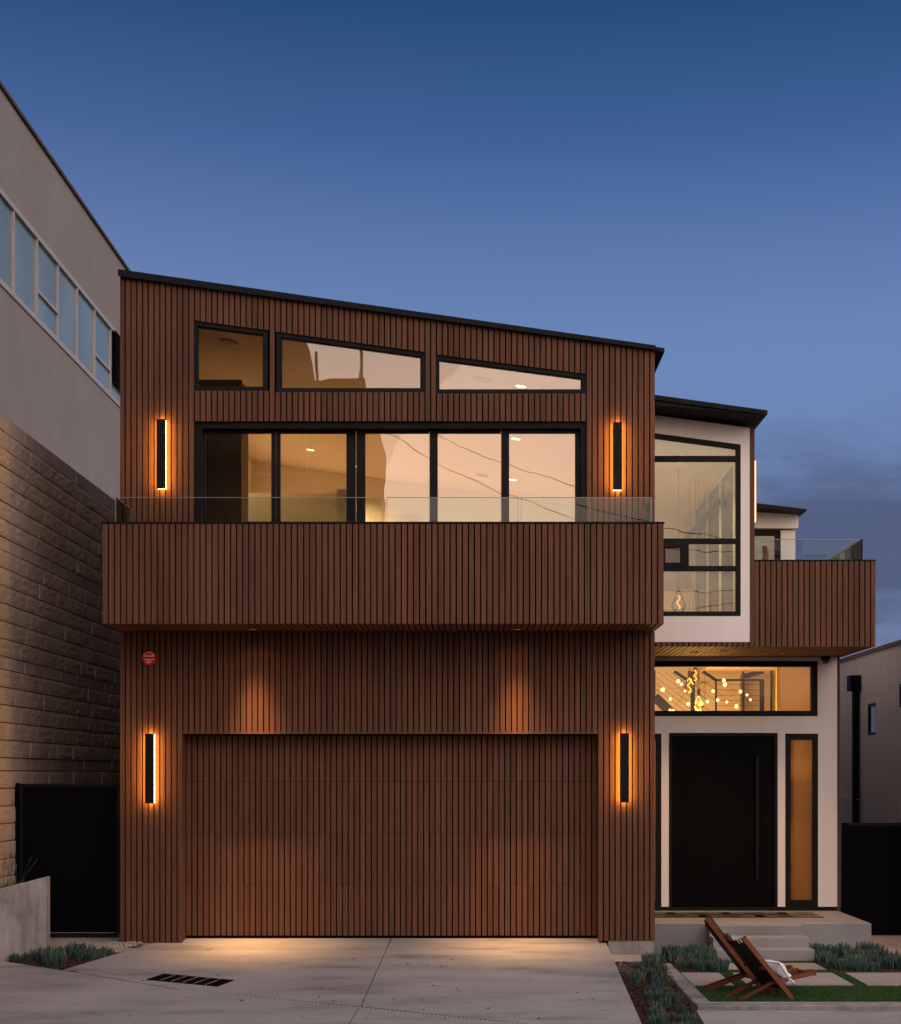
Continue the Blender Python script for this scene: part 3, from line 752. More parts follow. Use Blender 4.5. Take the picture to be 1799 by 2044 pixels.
# ---- hall behind the entrance and the stairwell above it
HD = 29.4
hall = MB()
hall.box(XR + .004, bx1, HD, HD + .15, -.3, 7.4)
hall.box(bx1 + .004, ex1, HD, HD + .15, -.3, sz)
hall.box(XR + .004, XR + .03, DW + .17, HD - .002, sz + .132, 7.3); hall.box(XR + .004, XR + .03, DE + .17, HD - .002, -.3, sz + .1)
hall.build('room_wall', M['paint'], house)
MB().box(ex1 - .12, ex1 - .004, DE + .17, HD - .002, .09, sz).box(X(1551, 25.9), ex1 - .125, 25.9, 26.0, .09, sz - .03).build('hall_wall', M['paint_hall'], house)
MB().box(XR + .032, ex1 - .125, DE + .165, HD - .004, -.2, .088).build('hall_floor', M['floor'], house)
MB().box(bx1 + .01, ex1 - .125, DE + .17, HD - .004, sz - .02, sz + .14).box(XR + .032, bx1 + .008, DE + .17, 25.3, sz - .02, sz + .13).build('hall_ceiling', M['paint_hall'], house)
MB().prism(XR + .035, bx1 - .002, DW + .165, HD - .002, (roof2(XR) - .30, roof2(bx1) - .30), (roof2(XR) - .14, roof2(bx1) - .14)).build('ceiling', M['paint'], house)
hs = MB().box(4.75, 5.45, 25.78, 25.895, H(1633, 25.7), H(1553, 25.7)).build('hall_cabinet', M['dark_wood'], house)
MB().box(4.75, 5.45, 25.80, 25.895, H(1507, 25.7), H(1470, 25.7)).build('hall_shelf', M['dark_wood'], house)
# stair rail: posts, rails and cables seen through the transom
def T(px, py, d): return (X((1800 + px / 3.598) / 1.3897, d), d, H((1800 + py / 3.598) / 1.3897, d))
DS = 27.6
st = MB()
for px, a, b, w in ((62, 215, 480, .02), (440, 225, 640, .07), (672, 305, 640, .028), (945, 225, 640, .035), (1130, 305, 640, .075), (1225, 200, 640, .035)):
    p, q = T(px, a, DS), T(px, b, DS); st.box(p[0] - w / 2, p[0] + w / 2, DS - .02, DS + .02, q[2], p[2])
st.bar(T(670, 312, DS), T(1135, 312, DS), .03, .035); st.bar(T(255, 225, DS), T(400, 320, DS), .03, .05); st.bar(T(540, 225, DS), T(672, 312, DS), .03, .05)
st.bar(T(60, 480, DS), T(230, 640, DS), .05, .16)
st.bar(T(945, 275, DS + .2), T(1145, 225, DS + .2), .03, .08)
sr = st.build('stair_rail', M['black'], house)
cb = MB()
for y in (357, 410, 463, 515, 568): cb.tube([T(672, y, DS), T(1115, y, DS)], .0035, 5)
for i in range(7):
    y = 228 + i * 58
    x0_, y0_ = (75, y) if i > 0 else (90, 228)
    cb.tube([T(x0_, y0_, DS), T(min(660, x0_ + (625 - y0_) / .76), min(625, y0_ + (660 - x0_) * .76), DS)], .0035, 5)
for x0_ in (160, 220, 290): cb.tube([T(x0_, 228, DS), T(x0_ + 390 * .98, 228 + 390 * .76, DS)], .0035, 5)
cb.build('cables', M['black'], sr)
MB().prism(XR + .04, X(1478, 28.6), 28.6, 28.7, (H(1380, 28.6), H(1500, 28.6)), (sz + 1.5, sz + 1.5)).build('stair_wall', M['paint'], house)
# ---- porch and steps
po = MB().box(XR + .02, X(1740, DW), DW, DE - .002, -.8, pz).build('porch', M['porch'], house, bevel=.008)
sx0, sx1 = 3.25, 4.56
for y0_, y1_, zt_, xa, xb in ((22.32, DW - .003, pz - .001, sx0, sx1), (21.96, 22.317, -.052, sx0, sx1 + .01), (21.66, 21.957, -.184, sx0, sx1 + .02)):
    MB().box(xa, xb, y0_, y1_, -.6, zt_).build('step', M['porch'], po, bevel=.008)

# ------------------------------------------------------------------ lamps on the house
def lamp_light(kind, name, parent, loc, energy, col, **kw):
    l = bpy.data.lights.new(name, kind); l.energy = energy; l.color = col
    for a, b in kw.items(): setattr(l, a, b)
    o = bpy.data.objects.new(name, l); C.objects.link(o); o.parent = parent; o.location = loc
    return o
def sconce(px0, px1, py0, py1, label):
    d = DF; x = X((px0 + px1) / 2, d - .1); z0, z1 = H(py1, d - .1), H(py0, d - .1); w = .118
    e = empty('wall_lamp', (x, d, z0), label, 'wall lamp', 'slim black wall lamps on the timber front')
    MB().box(x - .045, x + .045, d - .014, d - .001, z0 + .02, z1 - .02).build('back_plate', M['black'], e)
    MB().box(x - .052, x + .052, d - .075, d - .014, z0 + .006, z1 - .006).build('diffuser', M['sconce'], e)
    MB().box(x - w / 2, x + w / 2, d - .105, d - .075, z0, z1).build('cover', M['black'], e)
    return e
sconce(313, 330, 836.5, 975, 'slim black wall lamp glowing amber left of the upper windows')
sconce(1225, 1241, 842.5, 978, 'slim black wall lamp glowing amber right of the upper sliding doors')
sconce(290, 307, 1464.5, 1604, 'slim black wall lamp glowing amber left of the garage door')
sconce(1239, 1255, 1463.5, 1602, 'slim black wall lamp glowing amber between garage door and entrance')
# fifth one on the side of the bay, seen edge on
M['sconce_side'] = emit('bay_sconce_light', (1, .66, .40), 1.6)
z0, z1 = H(1043, 22.85), H(920, 22.85)
e = empty('wall_lamp', (bx2, 22.85, z0), 'glowing strip of a wall lamp seen edge on beside the white bay', 'wall lamp')
MB().box(bx2 + .001, bx2 + .012, 22.80, 22.90, z0, z1).build('back_plate', M['black'], e)
MB().box(bx2 + .012, bx2 + .062, 22.80, 22.90, z0 + .006, z1 - .006).build('diffuser', M['sconce_side'], e)
MB().box(bx2 + .062, bx2 + .066, 22.79, 22.91, z0, z1).build('cover', M['black'], e)

def downlight(x, y, z, label, energy, col=(1, .56, .24), r=.055, blend=.5, spot=95, lens='disc_dim', group=None, slope=0.0, aim=None, soft=.03, beam=None):
    e = empty('downlight', (x, y, z), label, 'downlight', group)
    MB().lathe([(r * .62, -.001), (r, -.006), (r, 0), (r * .62, 0)], (x, y, z - .001), 20).build('trim_ring', M['dark_wood'] if lens == 'disc_dim' else M['white'], e)
    MB().lathe([(.001, -.008), (r * .85, -.0075), (r * .85, -.004), (.001, -.004)], (x, y, z), 20).build('lens', M[lens], e)
    if energy:
        o = lamp_light('SPOT', 'downlight_beam', e, (0, 0, -.03), energy, col, spot_size=math.radians(spot), spot_blend=blend, shadow_soft_size=soft)
        if beam:                                     # photometric spread of a reflector lamp: cos^n about its axis
            ld = o.data; ld.use_nodes = True; lt = ld.node_tree; em = lt.nodes['Emission']
            tcn = nd(lt, 'ShaderNodeTexCoord'); sp = nd(lt, 'ShaderNodeSeparateXYZ'); lt.links.new(tcn.outputs['Normal'], sp.inputs[0])
            ab = nd(lt, 'ShaderNodeMath', operation='ABSOLUTE'); lt.links.new(sp.outputs[2], ab.inputs[0])
            pw = nd(lt, 'ShaderNodeMath', operation='POWER'); lt.links.new(ab.outputs[0], pw.inputs[0]); pw.inputs[1].default_value = beam
            ad_ = nd(lt, 'ShaderNodeMath', operation='ADD'); lt.links.new(pw.outputs[0], ad_.inputs[0]); ad_.inputs[1].default_value = .0025
            lt.links.new(ad_.outputs[0], em.inputs['Strength'])
        if aim: o.rotation_euler = Vector(aim).to_track_quat('-Z', 'Y').to_euler()
    if slope: e.rotation_euler = (0, slope, 0)
    return e
grp = 'downlights recessed in the balcony soffits'
downlight(X(505, 21.11), 21.11, bz0, 'recessed downlight under the timber balcony above the left of the garage', 2050, (1, .52, .20), group=grp, spot=130, soft=.03, beam=42, blend=1.0)
downlight(X(1033, 21.11), 21.11, bz0, 'recessed downlight under the timber balcony above the right of the garage', 1650, (1, .52, .20), group=grp, spot=130, soft=.03, beam=40, blend=1.0)
downlight(X(1386, 23.66), 23.66, sz, 'leftmost recessed downlight in the slatted soffit over the porch', 140, (1, .52, .20), group=grp, spot=80, blend=.8)
downlight(X(1444.6, 23.4), 23.4, sz, 'middle recessed downlight in the slatted soffit over the porch', 110, (1, .52, .20), group=grp, spot=80, blend=.8)
downlight(X(1567, 23.5), 23.5, sz, 'rightmost recessed downlight in the slatted soffit over the porch', 110, (1, .52, .20), group=grp, spot=80, blend=.8)
# room ceiling
def on_ceiling(px, py):
    a, b = (px - CX) / F, (CY - py) / F
    d = (cz(XL) - ZC + .1415 * XL) / (b + .1415 * a)
    return a * d, d, ZC + b * d
SLP = math.atan(.1415)
def room_light(px, py, label, energy):
    x, y, z = on_ceiling(px, py)
    return downlight(x, y, z - .004, label, energy, (1, .64, .31), .09, .6, 140, 'disc', 'downlights in the upper room ceiling', SLP)
room_light(1040, 770, 'lit ceiling downlight in the right hand slanted window', 310)
room_light(1030, 875, 'lit ceiling downlight at the top of the right hand sliding pane', 330)
room_light(1024, 957, 'lit ceiling downlight low in the right hand sliding pane', 310)
room_light(620, 897, 'lit ceiling downlight in the second sliding pane from the left', 330)
x, y, z = on_ceiling(709.5, 930)  # added lamp, kept out of view behind the mullion to light the room
downlight(x, y, z - .004, 'ceiling downlight hidden behind the timber above the sliding doors', 310, (1, .64, .31), .09, .6, 140, 'disc', 'downlights in the upper room ceiling', SLP)
x, y, z = on_ceiling(470, 815)  # another added, unseen lamp that raises the general room light
downlight(x, y, z - .004, 'ceiling downlight hidden behind the timber under the square upper window', 310, (1, .64, .31), .09, .6, 140, 'disc', 'downlights in the upper room ceiling', SLP)
def speaker(px, py, r, label):
    x, y, z = on_ceiling(px, py)
    o = MB().lathe([(r - .012, 0), (r, .004), (r, .012), (.001, .012)], (x, y, z - .016), 28).build('ceiling_speaker', M['grey'])
    props(o, label, 'speaker', 'round grey ceiling speakers'); o.rotation_euler = (0, SLP, 0)
speaker(457, 681, .135, 'round grey ceiling speaker in the square upper left window')
speaker(963, 757, .135, 'round grey ceiling speaker in the right hand slanted window')
speaker(963, 948, .125, 'round grey ceiling speaker in the second sliding pane from the right')
# bay ceiling light
bx_, by_ = X(1353, 25.0), 25.0
e = downlight(X(1353, 24.6), 24.6, roof2(X(1353, 24.6)) - .306, 'lit ceiling downlight in the tall bay window', 90, (1, .76, .50), .085, .6, 140, 'disc', None, SLP)
# hall chandelier
CD = 26.2
def bulbpos(px, py, d=CD): return T(px, py, d)
ch = empty('chandelier', bulbpos(480, 180), 'branching chandelier of small lit bulbs in the window over the entrance door', 'chandelier')
small = [(140, 408), (295, 324), (326, 353), (216, 500), (213, 612), (244, 614), (364, 420), (395, 550), (520, 548), (586, 526), (643, 422), (688, 512), (750, 313), (760, 357), (780, 530), (875, 575), (915, 427), (981, 460), (1015, 508)]
br = MB(); hub = Vector(bulbpos(560, 330))
sph = MB(); sph.lathe([(.0005, -.024), (.017, -.018), (.024, 0), (.017, .018), (.0005, .024)], (0, 0, 0), 10)
bm_ = sph.build('bulb', M['bulb'], ch, at=(0, 0, 0), smooth=True); sm = bm_.data
for i, (a, b) in enumerate(small):
    d = CD + R.uniform(-.35, .35); p = Vector(bulbpos(a, b, d))
    sc = .85 + .6 * R.random()
    if i == 0: o = bm_; o.location = p - org[ch.name]
    else: o = piece('bulb', sm, ch, p)
    o.scale = (sc,) * 3
    mid = (p + hub) / 2 + Vector((R.uniform(-.1, .1), R.uniform(-.1, .1), R.uniform(-.12, .12)))
    br.tube([hub, mid, p], .0022, 4)
br.tube([hub, hub + Vector((0, 0, 3.5))], .004, 5)
br.build('branches', M['chair'], ch)
lamp_light('POINT', 'chandelier_glow', ch, Vector((3.6, CD, 2.9)) - org[ch.name], 150, (1, .45, .12), shadow_soft_size=.35)
for (px, py, w, h, nm) in ((406, 365, 52, 150, 'left'), (466, 268, 44, 110, 'upper'), (500, 545, 50, 150, 'lower')):
    x, y, z = bulbpos(px, py, CD - .25); s = (CD - .25) / F / 3.598 / 1.3897
    lab = {'left': 'large amber pendant bulb at the left with a teardrop glass', 'upper': 'large amber pendant bulb cut by the top of the entrance window', 'lower': 'large amber pendant bulb hanging lowest in the entrance window'}[nm]
    e = empty('pendant_lamp', (x, y, z), lab, 'pendant lamp', 'amber pendant bulbs in the hall')
    hh = h * s / 2; ww = w * s
    prof = [(.002, -hh), (ww * .62, -hh * .92), (ww * .95, -hh * .5), (ww, -hh * .25), (ww * .8, hh * .2), (ww * .45, hh * .7), (ww * .3, hh)]
    MB().lathe(prof, (x, y, z), 18).build('bulb_glass', M['amber'], e, smooth=True)
    fl = MB(); pts = [(x + .35 * ww * math.sin(q * 1.15), y + .2 * ww * math.cos(q * 2), z + hh * (.8 - 1.6 * q / 8)) for q in range(9)]
    fl.tube(pts, .011, 6); fl.build('filament', M['filament'], e, smooth=True)
    MB().lathe([(.028, 0), (.028, .10), (.02, .115)], (x, y, z + hh), 12).build('socket', M['chair_edge'], e)
    MB().tube([(x, y, z + hh + .11), (x, y, 7.0)], .004, 5).build('cord', M['black'], e)
x, y, z = X(1354.8, 25.2), 25.2, H(1203, 25.2)
e = empty('pendant_lamp', (x, y, z), 'amber pendant bulb in the lowest pane of the tall bay window', 'pendant lamp', 'amber pendant bulbs in the hall')
MB().lathe([(.002, -.16), (.07, -.15), (.115, -.08), (.12, -.03), (.09, .04), (.05, .12), (.032, .17)], (x, y, z), 18).build('bulb_glass', M['amber'], e, smooth=True)
MB().tube([(x + .025 * math.sin(q * 1.3), y, z + .11 - .03 * q) for q in range(8)], .012, 6).build('filament', M['filament'], e, smooth=True)
MB().lathe([(.034, 0), (.034, .13), (.022, .15)], (x, y, z + .165), 12).build('socket', M['black'], e)
MB().tube([(x, y, z + .3), (x, y, 7.0)], .005, 5).build('cord', M['black'], e)
# camera dome and alarm sign
x, y = X((1760 + 1290 / 2.431) / 1.3897, DE - .15), DE - .15
e = empty('security_camera', (x, y, sz), 'black dome security camera under the corner of the porch soffit', 'camera')
MB().lathe([(.075, 0), (.075, -.035), (.062, -.05)], (x, y, sz), 20).build('camera_base', M['black'], e)
MB().lathe([(.06, -.05), (.056, -.075), (.04, -.10), (.001, -.112)], (x, y, sz), 20).build('dome', M['darkglass'], e, smooth=True)

def text_mesh(body, size, pos, rotz=0.0, align='CENTER', bold=0.0):
    cu = bpy.data.curves.new('txt', 'FONT'); cu.body = body; cu.size = size; cu.align_x = align; cu.align_y = 'CENTER'; cu.resolution_u = 3; cu.offset = bold
    cu.extrude = .0006
    o = bpy.data.objects.new('txt', cu); C.objects.link(o)
    dg = bpy.context.evaluated_depsgraph_get(); dg.update()
    me = bpy.data.meshes.new_from_object(o.evaluated_get(dg))
    mtx = Matrix.Translation(pos) @ Matrix.Rotation(math.pi / 2, 4, 'X') @ Matrix.Rotation(rotz, 4, 'Z')
    vs = [tuple(mtx @ v.co) for v in me.vertices]; fs = [tuple(p.vertices) for p in me.polygons]
    bpy.data.objects.remove(o); bpy.data.curves.remove(cu); bpy.data.meshes.remove(me)
    return vs, fs
sxp, szp, sr_ = X(297.3, DF - .05), H(1313.5, DF - .05), .0945
e = empty('alarm_sign', (sxp, DF, szp), 'round red sprinkler fire alarm sign with white lettering on the slats', 'sign')
dm = MB(); nseg = 40
vs = []; 
for r_, yy in ((sr_, -.002), (sr_, -.040), (sr_ - .006, -.046), (.0, -.047)):
    for q in range(nseg): vs.append((sxp + r_ * math.cos(2 * math.pi * q / nseg), DF + yy, szp + r_ * math.sin(2 * math.pi * q / nseg)))
fs = [(i * nseg + q, i * nseg + (q + 1) % nseg, (i + 1) * nseg + (q + 1) % nseg, (i + 1) * nseg + q) for i in range(3) for q in range(nseg)] + [tuple(range(nseg))]
dm.add(vs, fs); dm.build('disc', M['red'], e)
tm = MB(); ty = DF - .0485
word = 'SPRINKLER'
for i, chh in enumerate(word):
    an = math.radians(62 - i * 124 / 8)
    a_, f_ = text_mesh(chh, .024, (sxp + .074 * math.sin(-an), ty, szp + .074 * math.cos(an)), an, bold=.0006); tm.add(a_, f_)
for body, size, dx, dz in (('FIRE ALARM', .0265, 0, .026), ('WHEN BELL RINGS', .0155, 0, -.021), ('911', .043, .006, -.056)):
    a_, f_ = text_mesh(body, size, (sxp + dx, ty, szp + dz), bold=.0009); tm.add(a_, f_)
a_, f_ = text_mesh('CALL', .011, (sxp - .043, ty, szp - .056), math.pi / 2, bold=.0003); tm.add(a_, f_)
tm.build('lettering', M['lettering'], e)

# ------------------------------------------------------------------ block and render building on the left
WX = -6.26
off = empty('office_building', (WX - 2, 24, 0), 'tall taupe office building over a split face block base with a ribbon of glazing', 'building')
zbk = 6.955; SU = 1.5; WU = WX * SU            # the rendered storeys stand back from the block podium
ztop, zw0, zw1 = [ZC + SU * (q - ZC) for q in (11.23, 8.68, 9.86)]
Dn = 36.0
MB().box(WX - 8, WX - .30, 8.0, Dn, -1.5, zbk).build('mortar_core', M['mortar'], off)
up = MB(); U0, U1 = 12.0, 54.0
up.box(WU - 8, WU - .012, U0, U1, zbk - .6, zw0); up.box(WU - 8, WU - .012, U0, U1, zw1, ztop); up.box(WU - 8, WU - .35, U0, U1, zw0, zw1)
up.build('wall', M['taupe'], off)
MB().box(WU - 8.1, WU + .05, U0, U1, ztop, ztop + .07).build('coping', M['cap'], off)
MB().box(WU, WX - .305, U0, U1, zbk - .7, zbk - .45).build('podium_roof', M['porch'], off)
PW = 1.153 * SU; D0 = 21.73 * SU
wf = MB()
wf.box(WU - .10, WU + .02, U0, U1, zw0 - .07, zw0 + .05); wf.box(WU - .10, WU + .02, U0, U1, zw1 - .045, zw1 + .065)
wfo = wf.build('window', M['alu'], off)
for i in range(-6, 10):
    d = D0 + i * PW
    MB().box(WU - .09, WU + .006, d - .04, d + .04, zw0 + .05, zw1 - .045).build('mullion', M['alu'], wfo)
    MB().box(WU - .055, WU - .045, d + .04, d + PW - .04, zw0 + .05, zw1 - .045).build('pane', M['office'], wfo)
    if i in (1, 4, 7, -2, -5):
        zt_ = zw1 - (zw1 - zw0) * .64
        MB().box(WU - .085, WU + .004, d + .04, d + PW - .04, zt_ - .035, zt_ + .035).build('transom_bar', M['alu'], wfo)
for i in range(22):
    z = ZC + SU * (8.95 - ZC) + i * .063
    MB().prism(WU - .04, WU + .075, 41.5, 44, (z + .03, z), (z + .045, z + .015)).build('louvre', M['black'], off)
# split face blocks, courses downwards from the cap
HB, HS, LB = .2345, .172, .48
courses = []; z = zbk; i = 0
seq = ['c'] + ['r'] * 6 + ['s'] + ['r'] * 6 + ['s'] + ['r'] * 5 + ['s'] + ['r'] * 12
variants = {}
def block_mesh(h, rough, kk, half=False):
    key = (round(h, 3), rough, kk, half)
    if key in variants: return variants[key]
    rr_ = random.Random(kk * 31 + rough); ln = (LB / 2 if half else LB) - .011; nx, nz_ = (6, 4) if rough else (1, 1)
    vs = []; hh = h - .015
    for j in range(nz_ + 1):
        for q in range(nx + 1):
            e_ = q in (0, nx) or j in (0, nz_)
            dx = 0.0
            if rough: dx = rr_.uniform(-.003, .004) if e_ else rr_.uniform(.002, .013)
            vs.append((dx, q / nx * ln + (0 if e_ or not rough else rr_.uniform(-.015, .015)), j / nz_ * hh + (0 if e_ or not rough else rr_.uniform(-.01, .01))))
    fs = [(j * (nx + 1) + q, j * (nx + 1) + q + 1, (j + 1) * (nx + 1) + q + 1, (j + 1) * (nx + 1) + q) for j in range(nz_) for q in range(nx)]
    n0 = len(vs); vs += [(-.28, 0, 0), (-.28, ln, 0), (-.28, ln, hh), (-.28, 0, hh)]
    bl, br_, tr_, tl_ = 0, nx, (nz_ + 1) * (nx + 1) - 1, nz_ * (nx + 1)
    fs += [(n0, n0 + 1, n0 + 2, n0 + 3), tuple(range(nx + 1)) + (n0 + 1, n0), tuple(range(tl_, tr_ + 1)) + (n0 + 2, n0 + 3), tuple(range(0, tl_ + 1, nx + 1)) + (n0 + 3, n0), tuple(range(nx, tr_ + 1, nx + 1)) + (n0 + 2, n0 + 1)]
    me = bpy.data.meshes.new('block'); me.from_pydata(vs, [], fs); me.materials.append(M['block'] if rough else M['block_smooth'])
    bm = bmesh.new(); bm.from_mesh(me); bmesh.ops.recalc_face_normals(bm, faces=bm.faces[:]); bm.to_mesh(me); bm.free()
    variants[key] = me; return me
bwall = MB().box(WX - .29, WX - .018, 8, Dn, -1.5, zbk - .004).build('block_wall', M['mortar'], off)
cand = []; restl = []
for ci, c in enumerate(seq):
    h = .21 if c == 'c' else HS if c == 's' else HB
    z -= h
    if z < -.5: break
    shift = (LB / 2) * (ci % 2)
    d = 17.0 + shift - LB
    while d < 31:
        xs_ = CX + WX * F / (d + LB / 2); ys_ = CY - (z + h / 2 - ZC) * F / (d + LB / 2)
        vis = d + LB > 20.95 and xs_ < 240 and (d < 21.75 or z > 1.9) and not (xs_ > 206 and ys_ > 1040) and ys_ < 1790
        (cand if vis else restl).append((d, z, h, c))
        d += LB
cand.sort(key=lambda q: q[0])
restl += cand[298:]; cand = cand[:298]
for d, z, h, c in cand:
    piece('block', block_mesh(h, 1 if c == 'r' else 0, R.randrange(7)), bwall, (WX + (0.0 if c == 'r' else -.004) + R.uniform(-.006, .006), d, z))
rest = MB()
for d, z, h, c in restl:
    me = block_mesh(h, 1 if c == 'r' else 0, R.randrange(7)); ox = WX + R.uniform(-.006, .006)
    rest.cur = 0 if c == 'r' else 1
    rest.add([(v.co.x + ox, v.co.y + d, v.co.z + z) for v in me.vertices], [tuple(p.vertices) for p in me.polygons])
ro_ = rest.build('block_courses', [M['block'], M['block_smooth']], bwall); ro_['kind'] = 'stuff'

# ------------------------------------------------------------------ gates, planter on the left
GY = 21.78
gxl, gxr = X(30, GY), XL - .012
zt_, zb_ = H(1563, GY), H(1870, GY)
g = empty('side_gate', (gxl, GY, zb_), 'black flush metal gate between the block wall and the timber house', 'gate')
MB().box(gxl, gxl + .05, GY - .02, GY + .05, zb_ - .03, zt_ + .0).box(gxr - .06, gxr, GY - .02, GY + .05, zb_ - .08, zt_).build('gate_post', M['gate'], g)
MB().box(gxl + .06, gxl + .11, GY - .01, GY + .04, zb_ + .05, zt_ - .01).box(gxr - .12, gxr - .07, GY - .01, GY + .04, zb_ + .05, zt_ - .01).box(gxl + .11, gxr - .12, GY - .01, GY + .04, zt_ - .06, zt_ - .01).box(gxl + .11, gxr - .12, GY - .014, GY + .04, zb_ + .0, zb_ + .052).build('gate_frame', M['black'], g)
MB().box(gxl + .11, gxr - .12, GY + .008, GY + .03, zb_ + .052, zt_ - .06).build('gate_panel', M['gate'], g)
MB().box(gxl + .115, gxr - .125, GY - .004, GY + .007, zb_ + .0535, zb_ + .0575).build('weather_strip', M['alu'], g)
gy_ = DE + .06
gx0_, gx1_ = X(1682, gy_), 8.6
zt_ = H(1642.5, gy_)
g = empty('side_gate', (gx0_, gy_, -.36), 'black flush metal gate right of the white entrance wing', 'gate')
MB().box(gx0_, gx0_ + .06, gy_ - .03, gy_ + .05, -.36, zt_).build('gate_post', M['gate'], g)
MB().box(gx0_ + .065, gx1_, gy_, gy_ + .03, -.33, zt_ - .045).build('gate_panel', M['gate'], g)
MB().box(gx0_ + .065, gx1_, gy_ - .01, gy_ + .04, zt_ - .043, zt_ - .002).build('gate_frame', M['black'], g)

# raised planter
c0 = (X(93, 20.45), 20.45); c1 = (-6.28, 17.6)
zp = H(1750, 20.45)
P0 = Vector(c0); P1 = Vector((X(0, 20.2), 20.2)); dirp = (P1 - P0).normalized(); P2 = P0 + dirp * 1.6
zq = lambda x, y: zp - .26 * (c0[0] - x)             # the coping is raked down with the street
wt = .17
pl = empty('planter_wall', (c0[0], c0[1], gz(20.4)), 'raised board cast concrete planter in front of the block wall', 'planter')
MB().poly([tuple(P2), tuple(P0), (P0.x, P0.y + wt), (P2.x, P2.y + wt)], -.9, zq).build('front', M['wallconc'], pl, bevel=.006)
MB().poly([(P0.x - wt - .06, P0.y + wt + .001), (P0.x - .06, P0.y + wt + .001), (P0.x - .36, 21.6), (P0.x - wt - .36, 21.6)], -.7, lambda x, y: zq(x, y) - .004).build('side', M['wallconc'], pl)
ps_ = MB().poly([(WX - .8, P2.y + wt + .002), (P0.x - wt - .062, P0.y + wt + .002), (P0.x - wt - .362, 21.6), (WX - .8, 21.6)], -.7, lambda x, y: zq(x, y) - .05)
props(ps_.build('planter_soil', M['mulch']), kind='structure')

# ------------------------------------------------------------------ neighbour on the right
NX = 6.95
nb_ = empty('stucco_house', (NX + 3, 28, -.4), 'low pinkish stucco house beyond the black gate on the right', 'house')
zn = ZC + (CY - 1286) / (1799 - CX) * NX
wins = [(NX * F / (1749 - CX), NX * F / (1732 - CX), H(1467, 27.9), H(1403, 27.9)), (25.0, NX * F / (1795 - CX), H(1411, 26.1), H(1364, 26.1))]
mb = MB(); y_ = 22.0
for a, b, z0, z1 in sorted(wins):
    mb.box(NX, NX + .2, y_, a, -.8, zn); mb.box(NX, NX + .2, a, b, -.8, z0); mb.box(NX, NX + .2, a, b, z1, zn); y_ = b
mb.box(NX, NX + .2, y_, 44, -.8, zn); mb.box(NX + .2, NX + 7, 22, 22.2, -.8, zn); mb.box(NX + .2, NX + 7, 22.2, 44, zn - .3, zn - .02)
mb.build('wall', M['neighbour'], nb_)
MB().box(NX - .03, NX + .24, 21.95, 44, zn, zn + .07).build('coping', M['cap'], nb_)
for a, b, z0, z1 in wins:
    w_ = MB().box(NX + .006, NX + .10, a, a + .05, z0, z1).box(NX + .006, NX + .10, b - .05, b, z0, z1).box(NX + .006, NX + .10, a + .05, b - .05, z0, z0 + .05).box(NX + .006, NX + .10, a + .05, b - .05, z1 - .05, z1).build('window', M['black'], nb_)
    MB().box(NX + .03, NX + .04, a + .045, b - .045, z0 + .045, z1 - .045).build('pane', M['darkglass'], w_)
ds = empty('downspout', (NX, 28.9, 0), 'black square downspout with a box head on the stucco house wall', 'downspout')
dd = 28.9
hz0, hz1 = H(1379, dd), H(1348, dd)
MB().box(NX - .20, NX - .004, dd - .02, dd + .26, hz0, hz1).build('box_head', M['gate'], ds)
MB().box(NX - .13, NX - .02, dd + .06, dd + .17, -.3, hz0 - .002).build('pipe', M['gate'], ds)
wire = MB().tube([(NX - .02, 30.3, H(1590, 30.3)), (NX - .09, 29.6, H(1592, 29.6)), (NX - .06, 28.9, H(1596, 28.9))], .008, 6)
props(wire.build('conduit', M['alu']), 'thin pale pipe along the stucco wall behind the downspout', 'pipe')

# ------------------------------------------------------------------ across the street (mirrored in the upper glass)
apt = empty('apartment_building', (-12, -12, -.7), 'brown building across the street mirrored in the left upper panes', 'building')
M['apt'] = plaster_mat('brown_stucco', (.10, .07, .05), (.13, .09, .065), .6, .2)
MB().box(-30, -3.45, -18, -6.2, -.8, 14.3).build('wall', M['apt'], apt)
MB().box(-30, -6.2, -18, -7.5, 14.3, 17.8).build('tower', M['apt'], apt)
MB().box(-3.5, -1.9, -17.5, -11.0, -.8, 10.6).build('annex', M['apt'], apt)
for x_, h_ in ((-4.9, 15.2), (-3.55, 15.2)): MB().box(x_ - .05, x_ + .05, -6.4, -6.3, 14.3, h_).build('roof_post', M['alu'], apt)
for zq in (2.4, 5.4, 8.4, 11.4):
    for xq in (-28, -24.5, -21, -17.5, -14, -10.5, -7):
        w_ = MB().box(xq, xq + 1.8, -6.2 + .001, -6.16, zq, zq + 1.5).build('window', M['alu'], apt)
        MB().box(xq + .08, xq + 1.72, -6.159, -6.15, zq + .08, zq + 1.42).build('pane', M['darkglass'], w_)

